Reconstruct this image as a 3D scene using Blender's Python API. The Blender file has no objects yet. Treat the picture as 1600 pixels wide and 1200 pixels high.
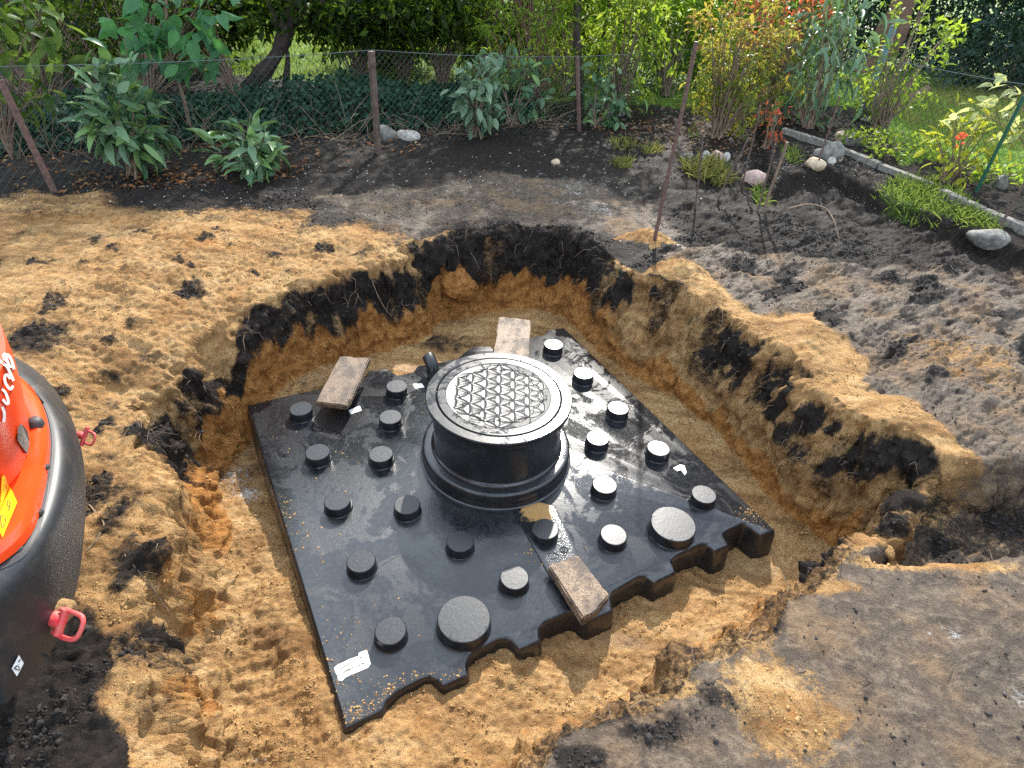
import bpy, bmesh, math, random
import numpy as np
from mathutils import Vector, Matrix
random.seed(7); rng = np.random.default_rng(7)
SC = bpy.context.scene
COL = SC.collection
R_ = math.radians

# ------------------------------------------------------------------ camera
FPX, PITCH, ROLL, CAMZ = 996.9, 0.65304, 0.06845, 1.78
fwd = np.array([0, math.cos(PITCH), -math.sin(PITCH)]); rgt = np.array([1.0, 0, 0]); upv = np.cross(rgt, fwd)
CR = np.array([math.cos(ROLL)*rgt+math.sin(ROLL)*upv, -math.sin(ROLL)*rgt+math.cos(ROLL)*upv, fwd])
CC = np.array([0, 0, CAMZ])
cam = bpy.data.cameras.new('camera'); cam_o = bpy.data.objects.new('camera', cam); COL.objects.link(cam_o)
cam.sensor_width = 36; cam.lens = FPX/1600*36; cam.clip_start = 0.05; cam.clip_end = 400
M = Matrix(((CR[0][0], CR[1][0], -CR[2][0], 0), (CR[0][1], CR[1][1], -CR[2][1], 0), (CR[0][2], CR[1][2], -CR[2][2], CAMZ), (0, 0, 0, 1)))
cam_o.matrix_world = M
SC.camera = cam_o

# ------------------------------------------------------------------ sky, sun, exposure
SUN_EL, SUN_AZ = 37.5, 7.5        # azimuth to the right of straight ahead
w = bpy.data.worlds.new('World'); SC.world = w; w.use_nodes = True
nt = w.node_tree; bg = nt.nodes['Background']
sky = nt.nodes.new('ShaderNodeTexSky'); sky.sky_type = 'NISHITA'; sky.sun_disc = False
sky.sun_elevation = R_(SUN_EL); sky.sun_rotation = R_(SUN_AZ); sky.dust_density = 2.0; sky.air_density = 1.0
tcw = nt.nodes.new('ShaderNodeTexCoord'); cn = nt.nodes.new('ShaderNodeTexNoise'); cn.inputs['Scale'].default_value = 3.2; cn.inputs['Detail'].default_value = 7; cn.inputs['Roughness'].default_value = 0.58
nt.links.new(tcw.outputs['Generated'], cn.inputs['Vector'])
cr = nt.nodes.new('ShaderNodeValToRGB'); cr.color_ramp.elements[0].position = 0.40; cr.color_ramp.elements[1].position = 0.56
nt.links.new(cn.outputs['Fac'], cr.inputs[0])
cm = nt.nodes.new('ShaderNodeMix'); cm.data_type = 'RGBA'; cm.inputs[7].default_value = (10.4, 12, 13.9, 1)
nt.links.new(cr.outputs[0], cm.inputs[0]); nt.links.new(sky.outputs[0], cm.inputs[6])
nt.links.new(cm.outputs[2], bg.inputs[0]); bg.inputs[1].default_value = 0.13
sl = bpy.data.lights.new('sun', 'SUN'); sl.energy = 5.0; sl.angle = R_(0.9); sl.color = (1, 0.95, 0.87)
so = bpy.data.objects.new('sun', sl); COL.objects.link(so)
sd = Vector((math.sin(R_(SUN_AZ))*math.cos(R_(SUN_EL)), math.cos(R_(SUN_AZ))*math.cos(R_(SUN_EL)), math.sin(R_(SUN_EL))))
so.rotation_euler = (-sd).to_track_quat('-Z', 'Y').to_euler()
so.location = (1, 6, 9)
SC.view_settings.view_transform = 'Standard'; SC.view_settings.look = 'None'
SC.view_settings.gamma = 1; SC.view_settings.use_curve_mapping = False
SC.view_settings.exposure = 1.08
SC.render.engine = 'CYCLES'
SC.cycles.use_denoising = False
SC.cycles.max_bounces = 6; SC.cycles.diffuse_bounces = 3; SC.cycles.transmission_bounces = 4; SC.cycles.transparent_max_bounces = 4
SC.cycles.sample_clamp_indirect = 4

# ------------------------------------------------------------------ pixel -> world
def ray(px, py):
    return np.array([(px-800)/FPX, -(py-600)/FPX, 1.0]) @ CR
def at(px, py, z):
    d = ray(px, py); return CC + d*((z-CAMZ)/d[2])
def at_y(px, py, Y):
    d = ray(px, py); return CC + d*(Y/d[1])
def at_d(px, py, dist):
    d = ray(px, py); return CC + d/np.linalg.norm(d)*dist

# ------------------------------------------------------------------ numpy noise
_perm = np.random.default_rng(3).permutation(256); _perm = np.concatenate([_perm, _perm, _perm])
_g = np.random.default_rng(4).normal(size=(256, 3)); _g /= np.linalg.norm(_g, axis=1)[:, None]
def pnoise(p):
    i = np.floor(p).astype(np.int64); f = p - i; u = f*f*f*(f*(f*6-15)+10); i &= 255
    out = 0
    for dx in (0, 1):
        for dy in (0, 1):
            for dz in (0, 1):
                h = _perm[_perm[_perm[(i[:, 0]+dx) & 255]+((i[:, 1]+dy) & 255)]+((i[:, 2]+dz) & 255)] & 255
                g = _g[h]; v = g[:, 0]*(f[:, 0]-dx)+g[:, 1]*(f[:, 1]-dy)+g[:, 2]*(f[:, 2]-dz)
                wt = (u[:, 0] if dx else 1-u[:, 0])*(u[:, 1] if dy else 1-u[:, 1])*(u[:, 2] if dz else 1-u[:, 2])
                out = out + v*wt
    return out*1.5
def fbm(p, oct=3, gain=0.5):
    s = 0; a = 1.0; q = p.copy()
    for k in range(oct):
        s = s + a*pnoise(q); a *= gain; q = q*2.03+17.3
    return s
def sstep(a, b, x):
    t = np.clip((x-a)/(b-a), 0, 1); return t*t*(3-2*t)
def poly_sd(P, poly):
    """signed distance, positive inside"""
    poly = np.asarray(poly); n = len(poly); d2 = np.full(len(P), 1e9); ins = np.zeros(len(P), bool)
    for k in range(n):
        a = poly[k]; b = poly[(k+1) % n]; e = b-a; wv = P-a
        t = np.clip((wv@e)/(e@e+1e-12), 0, 1); q = wv-t[:, None]*e
        d2 = np.minimum(d2, (q*q).sum(1))
        c = ((a[1] > P[:, 1]) != (b[1] > P[:, 1]))
        with np.errstate(divide='ignore', invalid='ignore'):
            xx = (b[0]-a[0])*(P[:, 1]-a[1])/(b[1]-a[1])+a[0]
        ins ^= c & (P[:, 0] < xx)
    d = np.sqrt(d2); return np.where(ins, d, -d)
def wpoly(pts, z=0.0):
    return np.array([at(q[0], q[1], q[2] if len(q) > 2 else z)[:2] for q in pts])

# ------------------------------------------------------------------ objects
def tag(o, label=None, cat=None, group=None, kind=None):
    if label: o['label'] = label
    if cat: o['category'] = cat
    if group: o['group'] = group
    if kind: o['kind'] = kind
    return o
def thing(name, loc, label, cat, group=None, rz=0):
    o = bpy.data.objects.new(name, None); COL.objects.link(o); o.location = loc; o.rotation_euler = (0, 0, rz)
    o.empty_display_size = 0.05
    return tag(o, label, cat, group)
class MB:
    """collects verts / faces / a per-vertex tint"""
    def __init__(s): s.v = []; s.f = []; s.t = []; s.n = 0
    def add(s, v, f, tint=0.5):
        v = np.asarray(v, float); s.v.append(v)
        s.f += [tuple(int(i)+s.n for i in q) for q in f]; s.n += len(v)
        s.t.append(np.full(len(v), tint) if np.isscalar(tint) else np.asarray(tint)); return s
    def tube(s, pts, rad, seg=6, cap=True, tint=0.5):
        pts = np.asarray(pts, float); n = len(pts); rad = np.full(n, rad) if np.isscalar(rad) else np.asarray(rad)
        tg = np.gradient(pts, axis=0); tg /= np.linalg.norm(tg, axis=1)[:, None]+1e-12
        ref = np.array([0, 0, 1.0]) if abs(tg[0][2]) < 0.9 else np.array([1.0, 0, 0])
        a = np.cross(tg, ref); a /= np.linalg.norm(a, axis=1)[:, None]+1e-9; b = np.cross(tg, a)
        th = np.linspace(0, 2*np.pi, seg, endpoint=False)
        v = (pts[:, None]+rad[:, None, None]*(np.cos(th)[None, :, None]*a[:, None]+np.sin(th)[None, :, None]*b[:, None])).reshape(-1, 3)
        f = [(i*seg+j, i*seg+(j+1) % seg, (i+1)*seg+(j+1) % seg, (i+1)*seg+j) for i in range(n-1) for j in range(seg)]
        if cap: f += [tuple(range(seg-1, -1, -1)), tuple(range((n-1)*seg, n*seg))]
        return s.add(v, f, tint)
    def lathe(s, prof, seg=48, c=(0, 0, 0)):
        th = np.linspace(0, 2*np.pi, seg, endpoint=False); v = []; f = []
        for r, z in prof: v += [(c[0]+r*math.cos(t), c[1]+r*math.sin(t), c[2]+z) for t in th]
        for i in range(len(prof)-1):
            f += [(i*seg+j, i*seg+(j+1) % seg, (i+1)*seg+(j+1) % seg, (i+1)*seg+j) for j in range(seg)]
        return s.add(v, f)
    def rings(s, rings, cap=(True, True), closed=True):
        n = len(rings[0]); v = np.concatenate(rings); f = []; m = n if closed else n-1
        for i in range(len(rings)-1):
            f += [(i*n+j, i*n+(j+1) % n, (i+1)*n+(j+1) % n, (i+1)*n+j) for j in range(m)]
        if cap[0]: f.append(tuple(range(n-1, -1, -1)))
        if cap[1]: f.append(tuple(range((len(rings)-1)*n, len(rings)*n)))
        return s.add(v, f)
    def mesh(s, name, mat, smooth=None, fixn=False):
        me = bpy.data.meshes.new(name); me.from_pydata(np.concatenate(s.v).tolist(), [], s.f)
        at_ = me.attributes.new('tint', 'FLOAT', 'POINT'); at_.data.foreach_set('value', np.concatenate(s.t).astype(np.float32))
        if fixn:
            bm = bmesh.new(); bm.from_mesh(me); bmesh.ops.recalc_face_normals(bm, faces=bm.faces); bm.to_mesh(me); bm.free()
        if smooth is not None:
            me.polygons.foreach_set('use_smooth', np.ones(len(me.polygons), bool))
            if smooth < 180: me.set_sharp_from_angle(angle=R_(smooth))
        me.materials.append(mat); me.update(); return me
    def build(s, name, mat, parent=None, smooth=None, kind=None, fixn=False):
        return link(name, s.mesh(name, mat, smooth, fixn), parent, kind)
def world_m(o):
    m = o.matrix_basis.copy()
    return m if o.parent is None else world_m(o.parent) @ o.matrix_parent_inverse @ m
def link(name, me, parent=None, kind=None):
    o = bpy.data.objects.new(name, me); COL.objects.link(o)
    if parent is not None:                      # meshes are given in world coordinates: keep them there
        o.parent = parent
        o.matrix_parent_inverse = world_m(parent).inverted()
    if kind: o['kind'] = kind
    return o
def bevel_obj(name, verts, faces, mat, bev, parent=None, seg=2, smooth=40):
    bm = bmesh.new(); vs = [bm.verts.new(tuple(v)) for v in verts]
    for f in faces: bm.faces.new([vs[i] for i in f])
    bmesh.ops.recalc_face_normals(bm, faces=bm.faces)
    if bev: bmesh.ops.bevel(bm, geom=list(bm.edges), offset=bev, segments=seg, affect='EDGES', profile=0.6)
    me = bpy.data.meshes.new(name); bm.to_mesh(me); bm.free()
    me.polygons.foreach_set('use_smooth', np.ones(len(me.polygons), bool)); me.set_sharp_from_angle(angle=R_(smooth))
    me.materials.append(mat); return link(name, me, parent)
BOXF = [(0, 1, 2, 3), (7, 6, 5, 4), (0, 4, 5, 1), (1, 5, 6, 2), (2, 6, 7, 3), (3, 7, 4, 0)]

# ------------------------------------------------------------------ materials
def newmat(name):
    m = bpy.data.materials.new(name); m.use_nodes = True; t = m.node_tree
    return m, t, t.nodes['Principled BSDF'], t.nodes['Material Output']
def N(t, typ, **kw):
    n = t.nodes.new(typ)
    for k, v in kw.items():
        if isinstance(k, str) and hasattr(n, k): setattr(n, k, v)
        else: n.inputs[k].default_value = v
    return n
def noise(t, scale, detail=4, rough=0.6, vec=None, dist=0.0):
    n = t.nodes.new('ShaderNodeTexNoise'); n.inputs['Scale'].default_value = scale
    n.inputs['Detail'].default_value = detail; n.inputs['Roughness'].default_value = rough; n.inputs['Distortion'].default_value = dist
    if vec is None:
        tc = t.nodes.new('ShaderNodeTexCoord'); vec = tc.outputs['Object']
    t.links.new(vec, n.inputs['Vector']); return n
def ramp(t, fac, stops):
    r = t.nodes.new('ShaderNodeValToRGB'); e = r.color_ramp.elements
    while len(e) < len(stops): e.new(0.5)
    for k, (p, c) in enumerate(stops):
        e[k].position = p; e[k].color = (*c, 1) if len(c) == 3 else c
    t.links.new(fac, r.inputs[0]); return r.outputs[0]
def g1(v): return (v, v, v)
def math_(t, op, a, b=None, c=None, clamp=False):
    n = t.nodes.new('ShaderNodeMath'); n.operation = op; n.use_clamp = clamp
    for k, q in enumerate((a, b, c)):
        if q is None: continue
        if isinstance(q, (int, float)): n.inputs[k].default_value = q
        else: t.links.new(q, n.inputs[k])
    return n.outputs[0]
def mixc(t, fac, a, b):
    n = t.nodes.new('ShaderNodeMix'); n.data_type = 'RGBA'
    for sock, q in ((n.inputs[0], fac), (n.inputs[6], a), (n.inputs[7], b)):
        if isinstance(q, (int, float)): sock.default_value = q
        elif isinstance(q, tuple): sock.default_value = (*q, 1)
        else: t.links.new(q, sock)
    return n.outputs[2]
def bump(t, h, strength, dist, prev=None):
    b = t.nodes.new('ShaderNodeBump'); b.inputs['Strength'].default_value = strength; b.inputs['Distance'].default_value = dist
    t.links.new(h, b.inputs['Height'])
    if prev is not None: t.links.new(prev, b.inputs['Normal'])
    return b.outputs['Normal']
def simple(name, c1, c2=None, scale=30, rough=0.6, metal=0, bs=0.0, bscale=None, spec=0.5):
    m, t, p, o = newmat(name); c2 = c2 or c1
    n = noise(t, scale, 5, 0.65)
    t.links.new(ramp(t, n.outputs['Fac'], [(0.35, c1), (0.65, c2)]), p.inputs['Base Color'])
    p.inputs['Roughness'].default_value = rough; p.inputs['Metallic'].default_value = metal; p.inputs['Specular IOR Level'].default_value = spec
    if bs:
        b = noise(t, bscale or scale*2, 5, 0.7); t.links.new(bump(t, b.outputs['Fac'], bs, 0.01), p.inputs['Normal'])
    return m
def leaf_mat(name, cols, trans, rough=0.42, tf=0.4, objrand=False, spec=0.12):
    m, t, p, o = newmat(name)
    if objrand: fac = t.nodes.new('ShaderNodeObjectInfo').outputs['Random']
    else: fac = N(t, 'ShaderNodeAttribute', attribute_name='tint').outputs['Fac']
    n = len(cols); st = [(k/(n-1) if n > 1 else 0, c) for k, c in enumerate(cols)]
    c = ramp(t, fac, st)
    ng = noise(t, 60, 3, 0.6); c = mixc(t, math_(t, 'MULTIPLY', ng.outputs['Fac'], 0.35), c, tuple(v*0.55 for v in cols[0]))
    t.links.new(c, p.inputs['Base Color']); p.inputs['Roughness'].default_value = rough; p.inputs['Specular IOR Level'].default_value = spec
    tr = t.nodes.new('ShaderNodeBsdfTranslucent')
    h = mixc(t, 0.6, c, trans); t.links.new(h, tr.inputs['Color'])
    mx = t.nodes.new('ShaderNodeMixShader'); mx.inputs[0].default_value = tf
    t.links.new(p.outputs[0], mx.inputs[1]); t.links.new(tr.outputs[0], mx.inputs[2]); t.links.new(mx.outputs[0], o.inputs[0])
    return m

# soil: the four masks carried by the sheet choose the earth, noise breaks up their edges
def soil_material():
    m, t, p, o = newmat('soil')
    A = N(t, 'ShaderNodeAttribute', attribute_name='soil_a'); sa = t.nodes.new('ShaderNodeSeparateColor'); t.links.new(A.outputs['Color'], sa.inputs[0])
    B = N(t, 'ShaderNodeAttribute', attribute_name='soil_b'); sb = t.nodes.new('ShaderNodeSeparateColor'); t.links.new(B.outputs['Color'], sb.inputs[0])
    edge = noise(t, 11, 9, 0.78, dist=0.8); edge2 = noise(t, 60, 5, 0.75)
    eo = math_(t, 'ADD', math_(t, 'MULTIPLY', math_(t, 'SUBTRACT', edge.outputs['Fac'], 0.5), 1.1), math_(t, 'MULTIPLY', math_(t, 'SUBTRACT', edge2.outputs['Fac'], 0.5), 0.75))
    def mask(s, k=1.0, wd=0.13):
        v = math_(t, 'ADD', s, math_(t, 'MULTIPLY', eo, k))
        r = t.nodes.new('ShaderNodeMapRange'); r.interpolation_type = 'SMOOTHSTEP'
        r.inputs['From Min'].default_value = 0.5-wd; r.inputs['From Max'].default_value = 0.5+wd; t.links.new(v, r.inputs[0]); return r.outputs[0]
    grain = noise(t, 260, 3, 0.75); mid = noise(t, 28, 6, 0.7); big = noise(t, 3.5, 5, 0.6)
    mp_ = t.nodes.new('ShaderNodeMapping'); mp_.inputs['Scale'].default_value = (0.55, 1.7, 1.0); mp_.inputs['Rotation'].default_value = (0, 0, 0.35)
    tcs = t.nodes.new('ShaderNodeTexCoord'); t.links.new(tcs.outputs['Object'], mp_.inputs['Vector']); strk = noise(t, 4.5, 7, 0.68, mp_.outputs['Vector'], 0.5)
    mp2 = t.nodes.new('ShaderNodeMapping'); mp2.inputs['Scale'].default_value = (0.9, 1.7, 1.0); mp2.inputs['Rotation'].default_value = (0, 0, -0.5); t.links.new(tcs.outputs['Object'], mp2.inputs['Vector']); scr = noise(t, 5.5, 10, 0.74, mp2.outputs['Vector'], 2.2)
    sand = ramp(t, mid.outputs['Fac'], [(0.3, (0.25, 0.125, 0.045)), (0.48, (0.43, 0.262, 0.112)), (0.7, (0.58, 0.39, 0.19))])
    sand = mixc(t, math_(t, 'MULTIPLY', ramp(t, big.outputs['Fac'], [(0.4, g1(0)), (0.66, g1(1))]), 0.55), sand, (0.33, 0.155, 0.05))
    sand = mixc(t, math_(t, 'MULTIPLY', ramp(t, strk.outputs['Fac'], [(0.46, g1(0)), (0.62, g1(1))]), 0.72), sand, (0.14, 0.07, 0.028))
    sand = mixc(t, math_(t, 'MULTIPLY', ramp(t, strk.outputs['Fac'], [(0.3, g1(1)), (0.44, g1(0))]), 0.45), sand, (0.60, 0.43, 0.24))
    oran = ramp(t, mid.outputs['Fac'], [(0.3, (0.19, 0.075, 0.02)), (0.52, (0.36, 0.16, 0.045)), (0.75, (0.48, 0.25, 0.085))])
    grey = ramp(t, mid.outputs['Fac'], [(0.28, (0.05, 0.034, 0.023)), (0.5, (0.10, 0.07, 0.047)), (0.74, (0.23, 0.175, 0.122))])
    grey = mixc(t, math_(t, 'MULTIPLY', ramp(t, big.outputs['Fac'], [(0.5, g1(0)), (0.62, g1(1))]), 0.6), grey, (0.25, 0.155, 0.08))
    grey = mixc(t, math_(t, 'MULTIPLY', ramp(t, scr.outputs['Fac'], [(0.36, g1(1)), (0.48, g1(0))]), 0.6), grey, (0.05, 0.036, 0.026))
    grey = mixc(t, math_(t, 'MULTIPLY', ramp(t, scr.outputs['Fac'], [(0.54, g1(0)), (0.68, g1(1))]), 0.5), grey, (0.32, 0.25, 0.17))
    blk = ramp(t, mid.outputs['Fac'], [(0.3, (0.012, 0.010, 0.009)), (0.55, (0.026, 0.021, 0.018)), (0.78, (0.055, 0.043, 0.034))])
    grs = ramp(t, mid.outputs['Fac'], [(0.3, (0.05, 0.085, 0.012)), (0.6, (0.15, 0.27, 0.025)), (0.8, (0.26, 0.33, 0.05))])
    ash_sheen = (0.55, 0.54, 0.52)
    c = mixc(t, mask(sa.outputs[2]), sand, oran)           # soil_a: R black, G grey, B orange
    c = mixc(t, mask(sa.outputs[1]), c, grey)
    c = mixc(t, mask(sa.outputs[0], 0.95, 0.2), c, blk)
    c = mixc(t, mask(sb.outputs[0], 0.5), c, grs)          # soil_b: R grass, G wet, B ash
    c = mixc(t, mask(sb.outputs[2], 1.6, 0.2), c, ash_sheen)
    c = mixc(t, math_(t, 'MULTIPLY', ramp(t, grain.outputs['Fac'], [(0.38, g1(1)), (0.53, g1(0))]), 0.6), c, mixc(t, 0.65, c, (0.02, 0.014, 0.01)))
    wet = mask(sb.outputs[1], 0.5, 0.2)
    c = mixc(t, math_(t, 'MULTIPLY', wet, 0.3), c, (0.20, 0.115, 0.05))
    t.links.new(c, p.inputs['Base Color'])
    rr = math_(t, 'SUBTRACT', math_(t, 'SUBTRACT', 0.9, math_(t, 'MULTIPLY', wet, 0.45)), math_(t, 'MULTIPLY', mask(sa.outputs[1]), math_(t, 'MULTIPLY', ramp(t, big.outputs['Fac'], [(0.35, g1(1)), (0.6, g1(0.2))]), 0.45)))
    t.links.new(rr, p.inputs['Roughness'])
    t.links.new(math_(t, 'ADD', 0.12, math_(t, 'ADD', math_(t, 'MULTIPLY', wet, 0.3), math_(t, 'MULTIPLY', math_(t, 'MULTIPLY', mask(sa.outputs[1]), math_(t, 'SUBTRACT', 1.0, mask(sa.outputs[0]))), 0.2))), p.inputs['Specular IOR Level'])
    nb = bump(t, mid.outputs['Fac'], 0.9, 0.03); nb = bump(t, math_(t, 'MULTIPLY', scr.outputs['Fac'], mask(sa.outputs[1])), 0.8, 0.035, nb); nb = bump(t, math_(t, 'MULTIPLY', grain.outputs['Fac'], math_(t, 'SUBTRACT', 1.0, math_(t, 'MULTIPLY', mask(sa.outputs[1]), 0.6))), 0.9, 0.006, nb)
    cl = noise(t, 90, 4, 0.7); nb = bump(t, cl.outputs['Fac'], 0.7, 0.008, nb)
    t.links.new(nb, p.inputs['Normal'])
    return m
def plastic_mat(name, bias=0.0, scale=4.5, peel=0.12, mud=False, spec=0.62):
    m, t, p, o = newmat(name)
    tc = t.nodes.new('ShaderNodeTexCoord').outputs['Object']
    n1 = noise(t, scale, 9, 0.68, tc, 1.1); n2 = noise(t, 170, 3, 0.6, tc); n3 = noise(t, 45, 6, 0.75, tc); n4 = noise(t, 1.6, 3, 0.5, tc)
    film = ramp(t, math_(t, 'ADD', n1.outputs['Fac'], math_(t, 'MULTIPLY', math_(t, 'SUBTRACT', n4.outputs['Fac'], 0.5), 0.6)), [(0.45-bias, g1(0)), (0.51-bias, g1(1))])
    drops = ramp(t, n2.outputs['Fac'], [(0.56, g1(0)), (0.62, g1(1))])
    r = math_(t, 'SUBTRACT', 0.31, math_(t, 'MULTIPLY', film, 0.20)); r = math_(t, 'ADD', r, math_(t, 'MULTIPLY', drops, 0.10))
    t.links.new(r, p.inputs['Roughness'])
    dust = ramp(t, math_(t, 'ADD', math_(t, 'MULTIPLY', n3.outputs['Fac'], 0.5), math_(t, 'MULTIPLY', n1.outputs['Fac'], 0.5)), [(0.50, g1(0)), (0.6, g1(1))])
    c = mixc(t, math_(t, 'MULTIPLY', dust, 0.22), (0.008, 0.009, 0.011), (0.07, 0.072, 0.075))
    if mud:
        A = N(t, 'ShaderNodeAttribute', attribute_name='mud').outputs['Fac']
        mm = math_(t, 'ADD', A, math_(t, 'MULTIPLY', math_(t, 'SUBTRACT', n3.outputs['Fac'], 0.5), 1.2))
        mm = ramp(t, mm, [(0.42, g1(0)), (0.6, g1(1))])
        c = mixc(t, mm, c, (0.33, 0.19, 0.07))
    t.links.new(c, p.inputs['Base Color']); p.inputs['Specular IOR Level'].default_value = spec
    nb = bump(t, n2.outputs['Fac'], peel, 0.003); nb = bump(t, n3.outputs['Fac'], peel*1.2, 0.006, nb)
    t.links.new(nb, p.inputs['Normal'])
    return m
MAT = {}
MAT['soil'] = soil_material()
MAT['plastic'] = plastic_mat('black_plastic', mud=True)
MAT['wet_strip'] = plastic_mat('wet_plastic', bias=0.4, mud=True)
MAT['knob'] = plastic_mat('knob_plastic', bias=-0.06, scale=3, peel=0.07, spec=0.46)
MAT['lid'] = plastic_mat('lid_plastic', bias=-0.05, scale=9, peel=0.06, spec=0.26)
MAT['white'] = simple('white_paper', (0.75, 0.74, 0.7), (0.85, 0.84, 0.8), 40, 0.5)
MAT['ink'] = simple('black_ink', (0.03, 0.03, 0.03), None, 30, 0.6)
MAT['orange'] = simple('orange_paint', (0.80, 0.055, 0.008), (0.86, 0.07, 0.012), 8, 0.25, bs=0.05, bscale=60)
MAT['cast'] = simple('dark_cast_iron', (0.016, 0.017, 0.019), (0.034, 0.035, 0.038), 60, 0.40, bs=0.1, bscale=220)
m_, t_n, p_n, o_n = newmat('dusty_cast'); nn1 = noise(t_n, 9, 8, 0.72); nn2 = noise(t_n, 240, 3, 0.6)
t_n.links.new(mixc(t_n, math_(t_n, 'MULTIPLY', ramp(t_n, nn1.outputs['Fac'], [(0.5, g1(0)), (0.72, g1(1))]), 0.35), (0.017, 0.018, 0.02), (0.12, 0.09, 0.06)), p_n.inputs['Base Color'])
t_n.links.new(math_(t_n, 'ADD', 0.34, math_(t_n, 'MULTIPLY', nn1.outputs['Fac'], 0.25)), p_n.inputs['Roughness']); t_n.links.new(bump(t_n, nn2.outputs['Fac'], 0.05, 0.002), p_n.inputs['Normal'])
MAT['cast'] = m_
MAT['red'] = simple('red_paint', (0.62, 0.04, 0.05), (0.5, 0.1, 0.08), 40, 0.4, bs=0.2, bscale=120)
MAT['yellow'] = simple('yellow_sticker', (0.85, 0.55, 0.01), None, 30, 0.35)
MAT['mudcake'] = simple('dried_mud', (0.12, 0.065, 0.025), (0.32, 0.19, 0.075), 50, 0.9, bs=0.9, bscale=60)
MAT['rust'] = simple('rusty_steel', (0.055, 0.03, 0.024), (0.13, 0.07, 0.05), 40, 0.65, bs=0.3, bscale=90)
MAT['oldwood'] = simple('weathered_wood', (0.05, 0.032, 0.024), (0.12, 0.08, 0.06), 25, 0.8, bs=0.6, bscale=50)
MAT['greenpaint'] = simple('green_coated_steel', (0.008, 0.06, 0.035), (0.012, 0.085, 0.05), 30, 0.35)
MAT['teal'] = simple('teal_paint', (0.10, 0.19, 0.2), (0.16, 0.26, 0.27), 30, 0.6)
MAT['wire'] = simple('green_wire', (0.012, 0.03, 0.024), (0.03, 0.055, 0.045), 30, 0.45)
MAT['galv'] = simple('grey_wire', (0.08, 0.1, 0.1), None, 30, 0.4)
MAT['bark'] = simple('dark_bark', (0.022, 0.015, 0.012), (0.06, 0.042, 0.032), 22, 0.9, bs=0.9, bscale=30)
MAT['bark2'] = simple('brown_bark', (0.08, 0.042, 0.026), (0.16, 0.09, 0.055), 25, 0.85, bs=0.7, bscale=40)
MAT['twig'] = simple('twig', (0.10, 0.065, 0.04), (0.2, 0.14, 0.09), 30, 0.8)
MAT['concrete'] = simple('concrete', (0.09, 0.085, 0.07), (0.22, 0.20, 0.17), 30, 0.85, bs=0.5, bscale=120)
MAT['stone_tan'] = simple('tan_stone', (0.30, 0.22, 0.14), (0.46, 0.36, 0.25), 20, 0.8, bs=0.4, bscale=40)
MAT['stone_pale'] = simple('pale_stone', (0.22, 0.205, 0.175), (0.42, 0.39, 0.34), 22, 0.8, bs=0.5, bscale=50)
MAT['stone_pink'] = simple('pink_stone', (0.30, 0.19, 0.16), (0.45, 0.32, 0.27), 30, 0.8, bs=0.4, bscale=60)
MAT['stone_grey'] = simple('grey_stone', (0.07, 0.066, 0.056), (0.2, 0.19, 0.165), 22, 0.85, bs=0.5, bscale=50)
MAT['stone_rust'] = simple('rust_stone', (0.40, 0.14, 0.05), (0.5, 0.22, 0.09), 30, 0.8)
def slab_mat(name, a, b, c):
    m, t, p, o = newmat(name); n = noise(t, 190, 3, 0.8); n2 = noise(t, 14, 6, 0.7)
    col = ramp(t, n.outputs['Fac'], [(0.36, a), (0.5, b), (0.64, c)])
    col = mixc(t, math_(t, 'MULTIPLY', ramp(t, n2.outputs['Fac'], [(0.45, g1(0)), (0.6, g1(1))]), 0.75), col, tuple(v*0.4 for v in a))
    t.links.new(col, p.inputs['Base Color']); p.inputs['Roughness'].default_value = 0.55
    t.links.new(bump(t, n.outputs['Fac'], 0.9, 0.004), p.inputs['Normal']); return m
MAT['slab_brown'] = slab_mat('brown_slab', (0.035, 0.02, 0.012), (0.115, 0.07, 0.038), (0.26, 0.175, 0.105))
MAT['slab_tan'] = slab_mat('tan_slab', (0.045, 0.028, 0.018), (0.165, 0.105, 0.062), (0.30, 0.215, 0.14))
MAT['slab_pink'] = slab_mat('pinkish_slab', (0.06, 0.042, 0.03), (0.30, 0.2, 0.125), (0.42, 0.32, 0.24))
# leaves
MAT['laurel'] = leaf_mat('laurel_leaf', [(0.05, 0.12, 0.055), (0.09, 0.17, 0.085), (0.14, 0.23, 0.12), (0.16, 0.28, 0.07)], (0.12, 0.22, 0.03), 0.38, 0.22, True, 0.3)
MAT['pale_laurel'] = leaf_mat('pale_laurel_leaf', [(0.09, 0.17, 0.09), (0.14, 0.22, 0.13), (0.18, 0.27, 0.15)], (0.15, 0.26, 0.06), 0.36, 0.25, True, 0.4)
MAT['walnut'] = leaf_mat('broad_leaf', [(0.04, 0.12, 0.055), (0.065, 0.17, 0.075), (0.08, 0.24, 0.06)], (0.10, 0.28, 0.05), 0.4, 0.35, True)
MAT['edge'] = leaf_mat('edge_leaf', [(0.035, 0.07, 0.015), (0.06, 0.11, 0.02), (0.12, 0.18, 0.035)], (0.2, 0.3, 0.04), 0.35, 0.4, True)
MAT['sunny'] = leaf_mat('sunny_leaf', [(0.14, 0.20, 0.02), (0.24, 0.28, 0.03), (0.34, 0.34, 0.04)], (0.6, 0.6, 0.05), 0.35, 0.5, True)
MAT['paleleaf'] = leaf_mat('pale_sunlit_leaf', [(0.3, 0.36, 0.14), (0.42, 0.46, 0.25)], (0.7, 0.7, 0.2), 0.3, 0.5, True)
MAT['dark'] = leaf_mat('dark_leaf', [(0.006, 0.013, 0.004), (0.010, 0.022, 0.006), (0.022, 0.045, 0.009), (0.10, 0.16, 0.022)], (0.22, 0.36, 0.02), 0.5, 0.35, False, 0.1)
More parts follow.
